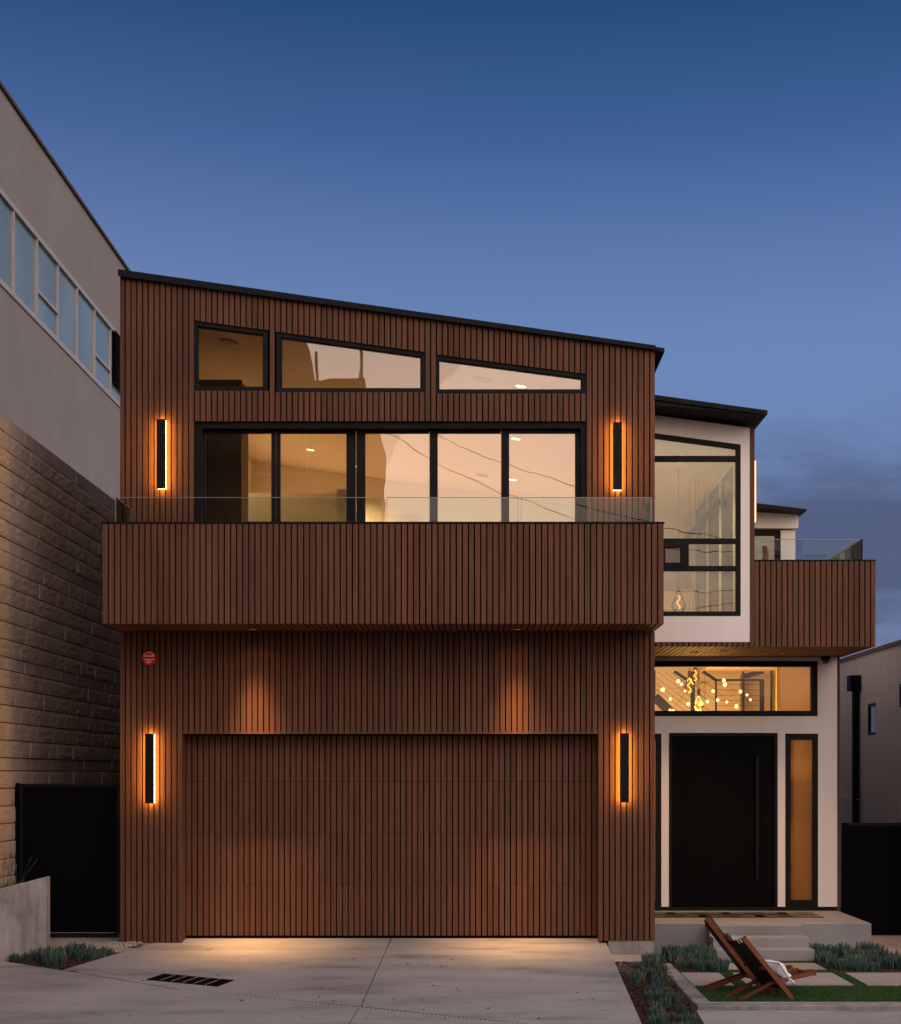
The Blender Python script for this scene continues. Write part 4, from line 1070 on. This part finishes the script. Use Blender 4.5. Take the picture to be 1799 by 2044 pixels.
M['row'] = plaster_mat('grey_beige_stucco', (.16, .14, .12), (.20, .175, .155), .6, .1)
for i, (xa, xb, hw_, hr) in enumerate(((1.0, 9.5, 3.2, 5.0), (11.5, 20.0, 3.6, 4.6), (22.0, 31.0, 3.0, 5.2))):
    hs_ = empty('bungalow', ((xa + xb) / 2, -12, -.7), ['bungalow straight across the street, mirrored low in the glass', 'bungalow across the street right of the nearest one', 'bungalow across the street farthest to the right'][i], 'house', 'low houses across the street')
    MB().box(xa, xb, -18, -8, -.8, hw_).build('wall', M['row'], hs_)
    xm_ = (xa + xb) / 2
    MB().add([(xa - .4, -18.4, hw_ - .05), (xb + .4, -18.4, hw_ - .05), (xm_, -18.4, hr), (xa - .4, -7.6, hw_ - .05), (xb + .4, -7.6, hw_ - .05), (xm_, -7.6, hr)], [(0, 1, 2), (5, 4, 3), (0, 2, 5, 3), (2, 1, 4, 5), (1, 0, 3, 4)]).build('roof', M['roof'], hs_)
    for xw in (xa + 1.2, xb - 3.0):
        w_ = MB().box(xw, xw + 1.8, -7.999, -7.95, .6, 2.1).build('window', M['alu'], hs_)
        MB().box(xw + .08, xw + 1.72, -7.949, -7.94, .68, 2.02).build('pane', M['darkglass'], w_)
pole = empty('utility_pole', (10.5, -6.5, -.7), 'wooden utility pole across the street', 'utility pole')
MB().tube([(10.5, -6.5, -.8), (10.5, -6.5, 10.5)], [.16, .11], 10).build('pole', M['chair'], pole, smooth=True)
MB().box(9.6, 11.4, -6.56, -6.44, 9.2, 9.32).build('cross_arm', M['chair'], pole)
for i, (za, zb2, sag) in enumerate(((13.6, 9.4, .5), (13.1, 9.4, 1.2), (9.2, 8.2, .5), (7.9, 8.0, .6))):
    p0_, p1_ = Vector((-3.45, -6.15, za)), Vector((9.8 + .2 * i, -6.5, zb2))
    pts = [p0_.lerp(p1_, q / 24) - Vector((0, 0, sag * 4 * (q / 24) * (1 - q / 24))) for q in range(25)]
    props(MB().tube(pts, .013, 5).build('power_line', M['backing']), ['highest black cable mirrored in the sliding panes', 'sagging second cable mirrored in the sliding panes', 'cable mirrored low in the sliding panes above the guard glass', 'lowest cable mirrored behind the guard glass'][i], 'cable', 'cables across the street')

# ------------------------------------------------------------------ garden right
pt = empty('planter_kerb', (2.5, 17.6, -.9), 'low board cast concrete garden wall in front of the lawn', 'garden wall')
MB().box(2.415, 2.60, 17.755, 21.38, -1.1, -.332).build('side', M['wallconc'], pt, bevel=.008)
MB().box(2.415, 12, 17.47, 17.75, -1.2, -.33).build('front', M['wallconc'], pt, bevel=.008)
pads = [(2.61, 3.10, 19.19, 20.41), (3.26, 4.54, 19.19, 20.41), (4.69, 6.4, 19.19, 20.41), (3.26, 4.54, 20.75, 21.45)]
for i, (a, b, c, d) in enumerate(pads):
    o = MB().box(a, b, c, d, LZ - .08, LZ + .008).build('paving_slab', M['pad'], bevel=.006)
    props(o, ['pale concrete paving slab beside the low garden wall left of the grass strip', 'large pale concrete paving slab in the middle of the lawn behind the lounge chairs', 'pale concrete paving slab cut by the right edge of the picture', 'pale concrete paving slab nearest to the entrance steps'][i], 'paving slab', 'concrete slabs set in the lawn')
beds = [(2.62, 3.22, 20.47, 22.58), (4.60, 6.6, 20.47, 22.58)]
for a, b, c, d in beds:
    props(MB().box(a, b, c, d, LZ - .2, LZ + .004).build('planting_bed', M['mulch']), kind='structure')
o = MB().box(5.72, 6.9, 21.9, 24.7, LZ - .1, LZ + .05).build('path', M['pad']); props(o, kind='structure')
# grass blades
gm = MB(); rg = random.Random(3)
def in_box(x, y, bs): return any(a - .004 < x < b + .004 and c - .004 < y < d + .004 for a, b, c, d in bs)
def blades(n, x0, x1, y0, y1, h):
    for _ in range(n):
        x, y = rg.uniform(x0, x1), rg.uniform(y0, y1)
        if in_box(x, y, pads) or in_box(x, y, beds) or (3.2 < x < 4.62 and y > 21.65): continue
        a = rg.uniform(0, 6.28); w = rg.uniform(.0025, .004); hh = h * rg.uniform(.6, 1.2); lx, ly = rg.gauss(0, .012), rg.gauss(0, .012)
        ca, sa = math.cos(a) * w, math.sin(a) * w
        gm.add([(x - ca, y - sa, LZ - .012), (x + ca, y + sa, LZ - .012), (x + lx, y + ly, LZ - .012 + hh)], [(0, 1, 2)])
blades(52000, 2.61, 5.6, 17.76, 19.19, .030)
blades(9000, 2.61, 5.6, 20.41, 20.76, .032); blades(9000, 3.1, 3.26, 19.19, 20.45, .03); blades(9000, 4.54, 4.69, 19.19, 20.45, .03); blades(7000, 3.2, 4.62, 21.44, 21.67, .035)
go = gm.build('lawn_grass', M['grass'], at=(4, 18.5, LZ)); props(go, kind='stuff')
# bark chips
cm = MB(); rc = random.Random(5)
def chips(n, fn, zf):
    for _ in range(n):
        x, y = fn()
        a = rc.uniform(0, 6.28); l, w = rc.uniform(.012, .032), rc.uniform(.005, .012); z = zf(x, y) + rc.uniform(.0, .012); t_ = rc.uniform(-.01, .012)
        ca, sa = math.cos(a), math.sin(a)
        cm.add([(x - ca * l - sa * w, y - sa * l + ca * w, z), (x - ca * l + sa * w, y - sa * l - ca * w, z), (x + ca * l + sa * w, y + sa * l - ca * w, z + t_), (x + ca * l - sa * w, y + sa * l + ca * w, z + t_), (x, y, z + .008)], [(0, 1, 4), (1, 2, 4), (2, 3, 4), (3, 0, 4)])
def left_pt():
    while True:
        u, v = rc.random(), rc.random()
        if u + v > 1: u, v = 1 - u, 1 - v
        p = Vector(A1) + (Vector(A2) - Vector(A1)) * u + (Vector(A3) - Vector(A1)) * v * 1.0
        return p.x, p.y
chips(1500, left_pt, lambda x, y: gz(y) - .022)
chips(2400, lambda: (rc.uniform(1.75, 2.40), rc.uniform(16.2, 21.2)), lambda x, y: gz(y) - .068 - max(0, (y - 20.3)) * .14)
for a, b, c, d in beds: chips(700, lambda: (rc.uniform(a, b), rc.uniform(c, d)), lambda x, y: LZ + .006)
props(cm.build('bark_mulch', M['chip'], at=(0, 20, 0)), kind='stuff')
# pebbles by the left corner of the house
pm = MB(); rp = random.Random(9)
def pebble(x, y, z, s):
    vs = [];
    for (a, b, c) in ((1, 0, 0), (-1, 0, 0), (0, 1, 0), (0, -1, 0), (0, 0, 1), (0, 0, -.6)):
        vs.append((x + a * s * rp.uniform(.7, 1.3), y + b * s * rp.uniform(.7, 1.3), z + c * s * rp.uniform(.6, .95)))
    pm.add(vs, [(0, 2, 4), (2, 1, 4), (1, 3, 4), (3, 0, 4), (2, 0, 5), (1, 2, 5), (3, 1, 5), (0, 3, 5)])
g0, g1, g2, g3_ = gp(240, 1876), gp(292, 1885), gp(228, 1901), gp(170, 1890)
for _ in range(700):
    u = rp.random(); v = rp.gauss(0, .11)
    p = Vector(gp(272, 1879)) + (Vector(gp(222, 1897)) - Vector(gp(272, 1879))) * u * (1 if rp.random() < .55 else .1) + Vector((rp.uniform(-.35, .12), v * .6))
    pebble(p.x, min(p.y, 21.37), gz(p.y) - .012, rp.uniform(.010, .020))
for _ in range(300):
    x = rp.uniform(-5.4, -4.6); y = 20.72 + (x + 5.0) * .25 + rp.gauss(0, .05); pebble(x, y, gz(y) - .015, rp.uniform(.009, .017))
props(pm.build('pebbles', M['pebble'], at=(-4.8, 21, -.1)), kind='stuff')
st_ = MB().poly([(-6.2, 21.02), (-4.95, 21.1), (-4.80, 21.36), (-4.80, 22.6), (-6.2, 22.6)], -.4, lambda x, y: gz(y) - .004)
props(st_.build('stepping_slab', M['pad'], bevel=.004), 'concrete slab on the ground in front of the left gate', 'paving slab')
st2 = MB().poly([(-4.86, 20.80), (-4.42, 20.86), (-4.46, 21.06), (-4.92, 21.0)], -.4, lambda x, y: gz(y) - .004)
props(st2.build('stepping_slab', M['pad'], bevel=.004), 'small concrete slab among the pebbles at the left house corner', 'paving slab')
o = MB().box(1.78, 2.26, 20.62, 21.36, -.7, -.215).build('paving_slab', M['pad'], bevel=.006)
props(o, 'small concrete pad at the foot of the right house corner beside the drive', 'paving slab')

# fallen leaf bits on the concrete
lm = MB(); rl = random.Random(31)
for _ in range(46):
    px, py = rl.uniform(240, 1240), 1885 + 150 * rl.random() ** .8
    x, y = gp(px, py)
    if x > 1.68: continue
    a = rl.uniform(0, 6.28); l, w = rl.uniform(.012, .035), rl.uniform(.006, .014); z = gz(y) + .003
    ca, sa = math.cos(a), math.sin(a)
    lm.add([(x - ca * l, y - sa * l, z), (x + sa * w, y - ca * w, z + .006), (x + ca * l, y + sa * l, z + .003), (x - sa * w, y + ca * w, z + .009)], [(0, 1, 2, 3)])
props(lm.build('leaf_litter', M['mulch'], at=(-1, 19, gz(19))), kind='stuff')

# succulent clumps
def clump_mesh(seed, yellow):
    r_ = random.Random(seed); mb = MB()
    for q in range(64):
        a = r_.uniform(0, 6.28); rad = .085 * math.sqrt(r_.random()); bx, by = rad * math.cos(a), rad * math.sin(a)
        h = r_.uniform(.07, .15) * (1.15 - rad * 4); lean = .10 + rad * 3.2
        tip = Vector((bx + math.cos(a) * h * lean * r_.uniform(.3, 1.1), by + math.sin(a) * h * lean * r_.uniform(.3, 1.1), h))
        mid = Vector((bx * 1.05 + (tip.x - bx) * .35, by * 1.05 + (tip.y - by) * .35, h * .55))
        w = r_.uniform(.0055, .0085)
        mb.cur = 1 if yellow and r_.random() < .22 else 0
        mb.tube([(bx, by, -.02), tuple(mid), tuple(mid + (tip - mid) * .65), tuple(tip)], [w * .8, w * 1.1, w * .85, w * .15], 5, cap=False)
    o = mb.build('succulent', [M['succulent'], M['succulent_yellow']], local=True, smooth=True)
    me = o.data; bpy.data.objects.remove(o); return me
cms = [clump_mesh(s, s % 2 == 0) for s in range(6)]
def clump(x, y, z, sc, label, group):
    o = bpy.data.objects.new('succulent', R.choice(cms)); link(o, None, (x, y, z)); o.scale = (sc * R.uniform(.9, 1.15), sc * R.uniform(.9, 1.15), sc * R.uniform(.9, 1.15)); o.rotation_euler = (0, 0, R.uniform(0, 6.28))
    props(o, label, 'plant', group)
for px, py, sc in ((28, 1916, .75), (52, 1917, .8), (82, 1914, 1.25), (100, 1920, 1.25), (112, 1925, 1.15), (108, 1908, 1.1), (150, 1903, 1.2), (160, 1912, 1.05), (172, 1904, 1.15), (186, 1913, .9), (200, 1909, 1.0), (214, 1905, .85)):
    x, y = gp(px, py); clump(x, y, gz(y) - .02, sc, 'blue green finger leaved succulent in the bed under the left concrete planter', 'succulents in the left bed')
ry = random.Random(21)
for i in range(26):
    y = 16.6 + i * .172; x = 2.11 + .15 * math.sin(i * 2.4) + ry.uniform(-.07, .07)
    if y > 20.55 and x < 2.3: x = 2.32
    clump(x, y, gz(y) - .075 - max(0, (y - 20.3)) * .14, ry.uniform(.62, 1.2), 'blue green succulent in the mulch strip between drive and garden wall', 'succulents in the strip beside the drive')
for i in range(26):
    x = ry.uniform(2.68, 3.16); y = 20.55 + (i / 26) * 1.9
    clump(x, y, LZ, ry.uniform(.85, 1.5), 'blue green succulent in the bed left of the entrance steps', 'succulents left of the steps')
for i in range(34):
    x = ry.uniform(4.66, 5.7); y = 20.6 + (i / 34) * 1.85
    clump(x, y, LZ, ry.uniform(.8, 1.6), 'blue green succulent in the bed right of the entrance steps', 'succulents right of the steps')
for i in range(8):
    clump(ry.uniform(5.7, 6.5), ry.uniform(20.6, 21.6), LZ, ry.uniform(.9, 1.3), 'blue green succulent in the bed right of the entrance steps', 'succulents right of the steps')

# lavender in the raised planter
def lavender(x, y, z, n, seed, label, spread=.16, tall=.42):
    r_ = random.Random(seed)
    e = empty('lavender_plant', (x, y, z), label, 'plant', 'lavender in the raised planter')
    lf_, stm, fl = MB(), MB(), MB()
    for q in range(90):
        a = r_.uniform(0, 6.28); r0 = .10 * math.sqrt(r_.random()); b_ = Vector((x + r0 * math.cos(a), y + r0 * math.sin(a), z))
        h = r_.uniform(.06, .14); t_ = b_ + Vector((math.cos(a) * h * .5, math.sin(a) * h * .5, h))
        sd_ = Vector((-math.sin(a), math.cos(a), 0)) * .004
        lf_.add([b_ - sd_, b_ + sd_, t_], [(0, 1, 2)])
    for q in range(n):
        a = r_.uniform(0, 6.28); h = tall * r_.uniform(.6, 1.1); ln = r_.uniform(.1, 1.0) * spread
        b_ = Vector((x + .05 * math.cos(a), y + .05 * math.sin(a), z)); t_ = b_ + Vector((math.cos(a) * ln, math.sin(a) * ln, h)); m_ = (b_ + t_) / 2 + Vector((0, 0, .04))
        stm.tube([b_, m_, t_], .0018, 4)
        d_ = (t_ - m_).normalized()
        for w in range(9):
            c = t_ + d_ * (w * .0085 - .01); rr_ = .0085 * (1 - w / 12)
            for s_ in range(4):
                an = s_ * 1.57 + w * .7; o_ = Vector((math.cos(an), math.sin(an), .3)) * rr_
                u = Vector((-math.sin(an), math.cos(an), 0)) * .0045
                fl.add([c + o_ * .2 - u, c + o_ * .2 + u, c + o_ + d_ * .012], [(0, 1, 2)])
    lf_.build('foliage', M['lav_leaf'], e); stm.build('stems', M['lav_leaf'], e); fl.build('flowers', M['lav_flower'], e)['kind'] = 'stuff'
lavender(X(6, 20.55), 20.55, zp - .2, 14, 1, 'lavender with purple spikes at the left edge of the raised planter', .10)
lavender(X(34, 20.55), 20.52, zp - .16, 7, 2, 'lavender with purple spikes leaning over towards the gate', .20, .36)

# ------------------------------------------------------------------ rug, drain, grate
DGa, DGb = DE - .09, DE - .80
rug = empty('door_mat', (3.6, 24.3, pz), 'dark runner rug with pale patterned blocks in front of the entrance door', 'rug')
def pz_(px, py):
    d = (ZC - pz) * F / (py - CY); return X(px, d), d
rcs = [pz_(1290, 1823.6), pz_(1613, 1822.5), pz_(1646, 1832.2), pz_(1290, 1833.8)]
y0_, y1_ = rcs[2][1], rcs[1][1]
x1_ = rcs[2][0]
m, t, b = mat('rug_weave', (.02, .018, .016), .95)
vo = noise(t, worldpos(t, (60, 60, 60)), 1.0, 3, .7); t.links.new(cramp(t, vo, [(.45, (.010, .009, .008)), (.62, (.03, .024, .02))]), b.inputs['Base Color']); M['rug'] = m
m, t, b = mat('rug_pattern', (.3, .22, .15), .95)
vo = noise(t, worldpos(t, (45, 90, 60)), 1.0, 3, .8); t.links.new(cramp(t, vo, [(.50, (.014, .011, .009)), (.62, (.26, .18, .115))]), b.inputs['Base Color']); M['rugp'] = m
M['rugs'] = mat('rug_stripe', (.24, .17, .11), .95)[0]
MB().box(XR + .03, x1_, y0_, y1_, pz + .001, pz + .010).build('weave', M['rug'], rug)
rp_ = MB(); yw = y1_ - y0_
x_ = XR + .05; i = 0
while x_ < x1_ - .55:
    w_ = .42
    for a, b in ((.03, .36), (.64, .97)):
        sh = .21 if (i + (a > .5)) % 2 else 0
        rp_.box(x_ + sh, x_ + sh + w_ * .82, y0_ + yw * a, y0_ + yw * b, pz + .0102, pz + .012)
    x_ += w_; i += 1
rp_.build('pattern', M['rugp'], rug)
rs_ = MB()
for q in (.42, .36, .30, .20, .14, .08, .03): rs_.box(x1_ - q, x1_ - q + .022, y0_ + .005, y1_ - .005, pz + .0102, pz + .0125)
rs_.build('stripe', M['rugs'], rug)

# slot drain along the foot of the drive
p0, p1 = Vector(gp(362, 1974.6)), Vector(Bend)
dn = (p1 - p0).normalized(); sd_ = Vector((-dn.y, dn.x)); sd_ = -sd_ if sd_.y > 0 else sd_
dr_ = empty('slot_drain', (p0.x, p0.y, gz(p0.y)), 'narrow beaded metal slot drain crossing the foot of the drive', 'drain')
b0 = p0 + sd_ * .003; b1 = p0 + sd_ * .031; b2 = p1 + sd_ * .031; b3 = p1 + sd_ * .003
MB().poly([tuple(b0), tuple(b1), tuple(b2), tuple(b3)], lambda x, y: gz(y) - .05, lambda x, y: gz(y) - .010).build('channel', M['backing'], dr_)
bd_ = MB(); ln = (p1 - p0).length; nn = int(ln / .052)
for i in range(nn):
    c = p0 + dn * ((i + .5) * ln / nn) + sd_ * .017
    u, v = dn * .013, sd_ * .010
    z = gz(c.y)
    q = [c - u - v, c + u - v, c + u + v, c - u + v]
    bd_.add([(a.x, a.y, gz(a.y) - .010) for a in q] + [((a.x + c.x * .8) / 1.8, (a.y + c.y * .8) / 1.8, gz(a.y) + .004) for a in q], [(4, 5, 6, 7), (0, 1, 5, 4), (1, 2, 6, 5), (2, 3, 7, 6), (3, 0, 4, 7)])
o = bd_.build('bead_cover', M['alu'], dr_); o['kind'] = 'stuff'
# grate set in the drive
gc = [Vector(gp(*q)) for q in ((290, 1956), (324.5, 1944), (465, 1957), (441, 1971))]
ge = empty('drain_grate', (gc[0].x, gc[0].y, gz(gc[0].y)), 'black rectangular drain grate set in the concrete drive', 'drain grate')
cen = sum(gc, Vector((0, 0))) / 4
ua = (gc[2] - gc[1]).normalized(); va = Vector((-ua.y, ua.x)); la, lb_ = (gc[2] - gc[1]).length / 2, ((gc[1] - gc[0]).length) / 2
def gq(a0, a1, b0, b1): return [tuple(cen + ua * a0 + va * b0), tuple(cen + ua * a1 + va * b0), tuple(cen + ua * a1 + va * b1), tuple(cen + ua * a0 + va * b1)]
fr = MB(); up_ = lambda h: (lambda x, y: gz(y) + h)
for q in ((-la, la, -lb_, -lb_ + .02), (-la, la, lb_ - .02, lb_), (-la, -la + .02, -lb_ + .02, lb_ - .02), (la - .02, la, -lb_ + .02, lb_ - .02)): fr.poly(gq(*q), up_(-.02), up_(.006))
fr.build('frame', M['gate'], ge)
MB().poly(gq(-la + .02, la - .02, -lb_ + .02, lb_ - .02), up_(-.03), up_(.0015)).build('sump', M['backing'], ge)
npan = 6; pw_ = (2 * la - .04) / npan
for i in range(npan):
    a0 = -la + .02 + i * pw_
    pb = MB()
    for j in range(6): pb.poly(gq(a0 + .004 + j * (pw_ - .008) / 6, a0 + .004 + (j + .55) * (pw_ - .008) / 6, -lb_ + .022, lb_ - .022), up_(.0018), up_(.006))
    pb.build('grate_panel', M['gate'], ge)
    if i: MB().poly(gq(a0 - .003, a0 + .003, -lb_ + .022, lb_ - .022), up_(.0018), up_(.0075)).build('rib', M['alu'], ge)  # bright highlights between the grate panels, put in as pale strips
# small pavement cover plate
q = gp(147, 1938.5)
o = MB().poly([(q[0] - .06, q[1] - .03), (q[0] + .05, q[1] - .04), (q[0] + .06, q[1] + .01), (q[0] - .05, q[1] + .02)], lambda x, y: gz(y) + .001, lambda x, y: gz(y) + .004).build('cover_plate', M['cap'])
props(o, 'small dark metal cover plate in the pavement by the bed corner', 'cover plate')

# ------------------------------------------------------------------ lounge chairs
def chair(name, loc, rz, tall, label):
    """Local axes: facing +x, width along y; two crossing panels."""
    e = empty(name, (0, 0, 0), label, 'lounge chair', 'wooden lounge chairs on the lawn')
    hw = .18
    T0, B0 = Vector((0, 0, tall)), Vector((.66, 0, .0))
    d_ = (B0 - T0).normalized(); nrm_ = Vector((-d_.z, 0, d_.x)); nrm_ = nrm_ if nrm_.x > 0 else -nrm_
    for s in (-1, 1):
        MB().bar(T0 + Vector((0, s * hw, 0)), B0 + Vector((0, s * hw, 0)), .035, .055, tuple(nrm_)).build('back_rail', [M['chair_edge'] if s < 0 else M['chair']], e, local=True)
    nS = 9
    for i in range(nS):                               # lengthwise slats in a concave curve
        f = (i + .5) / nS * 2 - 1; y_ = f * (hw - .02); sag = -.055 * (1 - f * f)
        a = T0 + d_ * .012 + Vector((0, y_, 0)) + nrm_ * sag; b_ = T0 + d_ * (tall * .93) + Vector((0, y_, 0)) + nrm_ * sag
        MB().bar(a, b_, .041, .014, tuple((nrm_ + Vector((0, f * .45, 0))).normalized())).build('back_slat', M['chair'], e, local=True)
    # leather underlay
    vs = []; 
    for zz_ in (.05, tall * .9):
        for i in range(9):
            f = i / 8 * 2 - 1; sag = -.062 * (1 - f * f) - .022
            vs.append(T0 + d_ * (zz_) + Vector((0, f * (hw - .02), 0)) + nrm_ * sag)
    MB().add(vs, [(i, i + 1, i + 10, i + 9) for i in range(8)]).build('back_sling', M['sling'], e, local=True)
    # seat piece: legs run back to the ground, panel comes forward
    k0, k1, k2 = Vector((-.03, 0, .0)), Vector((.44, 0, .20)), Vector((.98, 0, .275))
    for s in (-1, 1):
        MB().bar(k0 + Vector((0, s * (hw - .045), .02)), k1 + Vector((0, s * (hw - .045), 0)), .028, .036).build('rear_leg', M['chair'], e, local=True)
        MB().bar(k1 + Vector((0, s * (hw - .02), 0)), k2 + Vector((0, s * (hw - .02), 0)), .03, .045).build('seat_rail', M['chair_edge'], e, local=True)
    for i in range(7):
        f = (i + .5) / 7 * 2 - 1; y_ = f * (hw - .045); sag = -.04 * (1 - f * f)
        MB().bar(k1 + Vector((.02, y_, sag)), k2 + Vector((-.01, y_, sag)), .044, .014).build('seat_slat', M['chair'], e, local=True)
    MB().bar(k2 + Vector((.0, -hw, -.01)), k2 + Vector((.0, hw, -.01)), .03, .04).build('front_rail', M['chair_edge'], e, local=True)
    MB().bar(B0 + Vector((-.10, -hw, .13)), B0 + Vector((-.10, hw, .13)), .03, .04).build('cross_bar', M['chair'], e, local=True)
    MB().bar(T0 + d_ * .44 + Vector((0, -hw, 0)) - nrm_ * .04, T0 + d_ * .44 + Vector((0, hw, 0)) - nrm_ * .04, .03, .03).build('cross_bar', M['chair'], e, local=True)
    e.location = loc; e.rotation_euler = (0, 0, rz)
    return e
lz = LZ - .005
chair('lounge_chair', (2.72, 18.82, lz), math.atan2(-.14, .99), .86, 'taller dark wooden slatted lounge chair standing farther left on the lawn')
chair('lounge_chair', (2.90, 18.0, lz), math.atan2(.42, .91), .72, 'lower dark wooden lounge chair with a white pillow behind the garden wall')
def pillow(name, loc, rot, sx, sy, sz_, m, label):
    mb = MB(); n_ = 14
    for side in (1, -1):
        base = len(mb.v)
        vs = []
        for j in range(n_ + 1):
            for i in range(n_ + 1):
                u, v = i / n_ * 2 - 1, j / n_ * 2 - 1
                puff = max(0, (1 - u ** 4) * (1 - v ** 4)) ** .55
                pin = 1 - .10 * (1 - abs(v)) * abs(u) ** 3 - 0; pin2 = 1 - .10 * (1 - abs(u)) * abs(v) ** 3
                wr_ = .012 * math.sin(6 * u + 3 * v) * puff
                vs.append((u * sx * pin, v * sy * pin2, side * (sz_ * puff + wr_) ))
        mb.add(vs, [(j * (n_ + 1) + i, j * (n_ + 1) + i + 1, (j + 1) * (n_ + 1) + i + 1, (j + 1) * (n_ + 1) + i) for j in range(n_) for i in range(n_)])
    e = empty(name, (0, 0, 0), label, 'pillow')
    mb.build('cover', m, e, local=True, smooth=True)
    pts = []
    for q in range(41):
        a = q / 40 * 4; s_ = int(a) % 4; f = (a - int(a)) * 2 - 1
        if q == 40: s_, f = 0, -1
        u, v = [(f, -1), (1, f), (-f, 1), (-1, -f)][s_]
        pts.append((u * sx * (1 - .10 * (1 - abs(v)) * abs(u) ** 3), v * sy * (1 - .10 * (1 - abs(u)) * abs(v) ** 3), 0))
    MB().tube(pts, .004, 5).build('piping', M['seam'], e, local=True)
    e.location = loc; e.rotation_euler = rot
    return e
pillow('pillow', (3.43, 18.24, lz + .28), (0, math.radians(50), math.radians(25)), .175, .19, .07, M['cushion'], 'plump white pillow with dark piping on the lower lounge chair')
pillow('pillow', (3.10, 18.77, lz + .50), (0, math.radians(52), math.radians(-8)), .20, .18, .05, M['grey_cushion'], 'grey pillow on the taller lounge chair, mostly hidden')
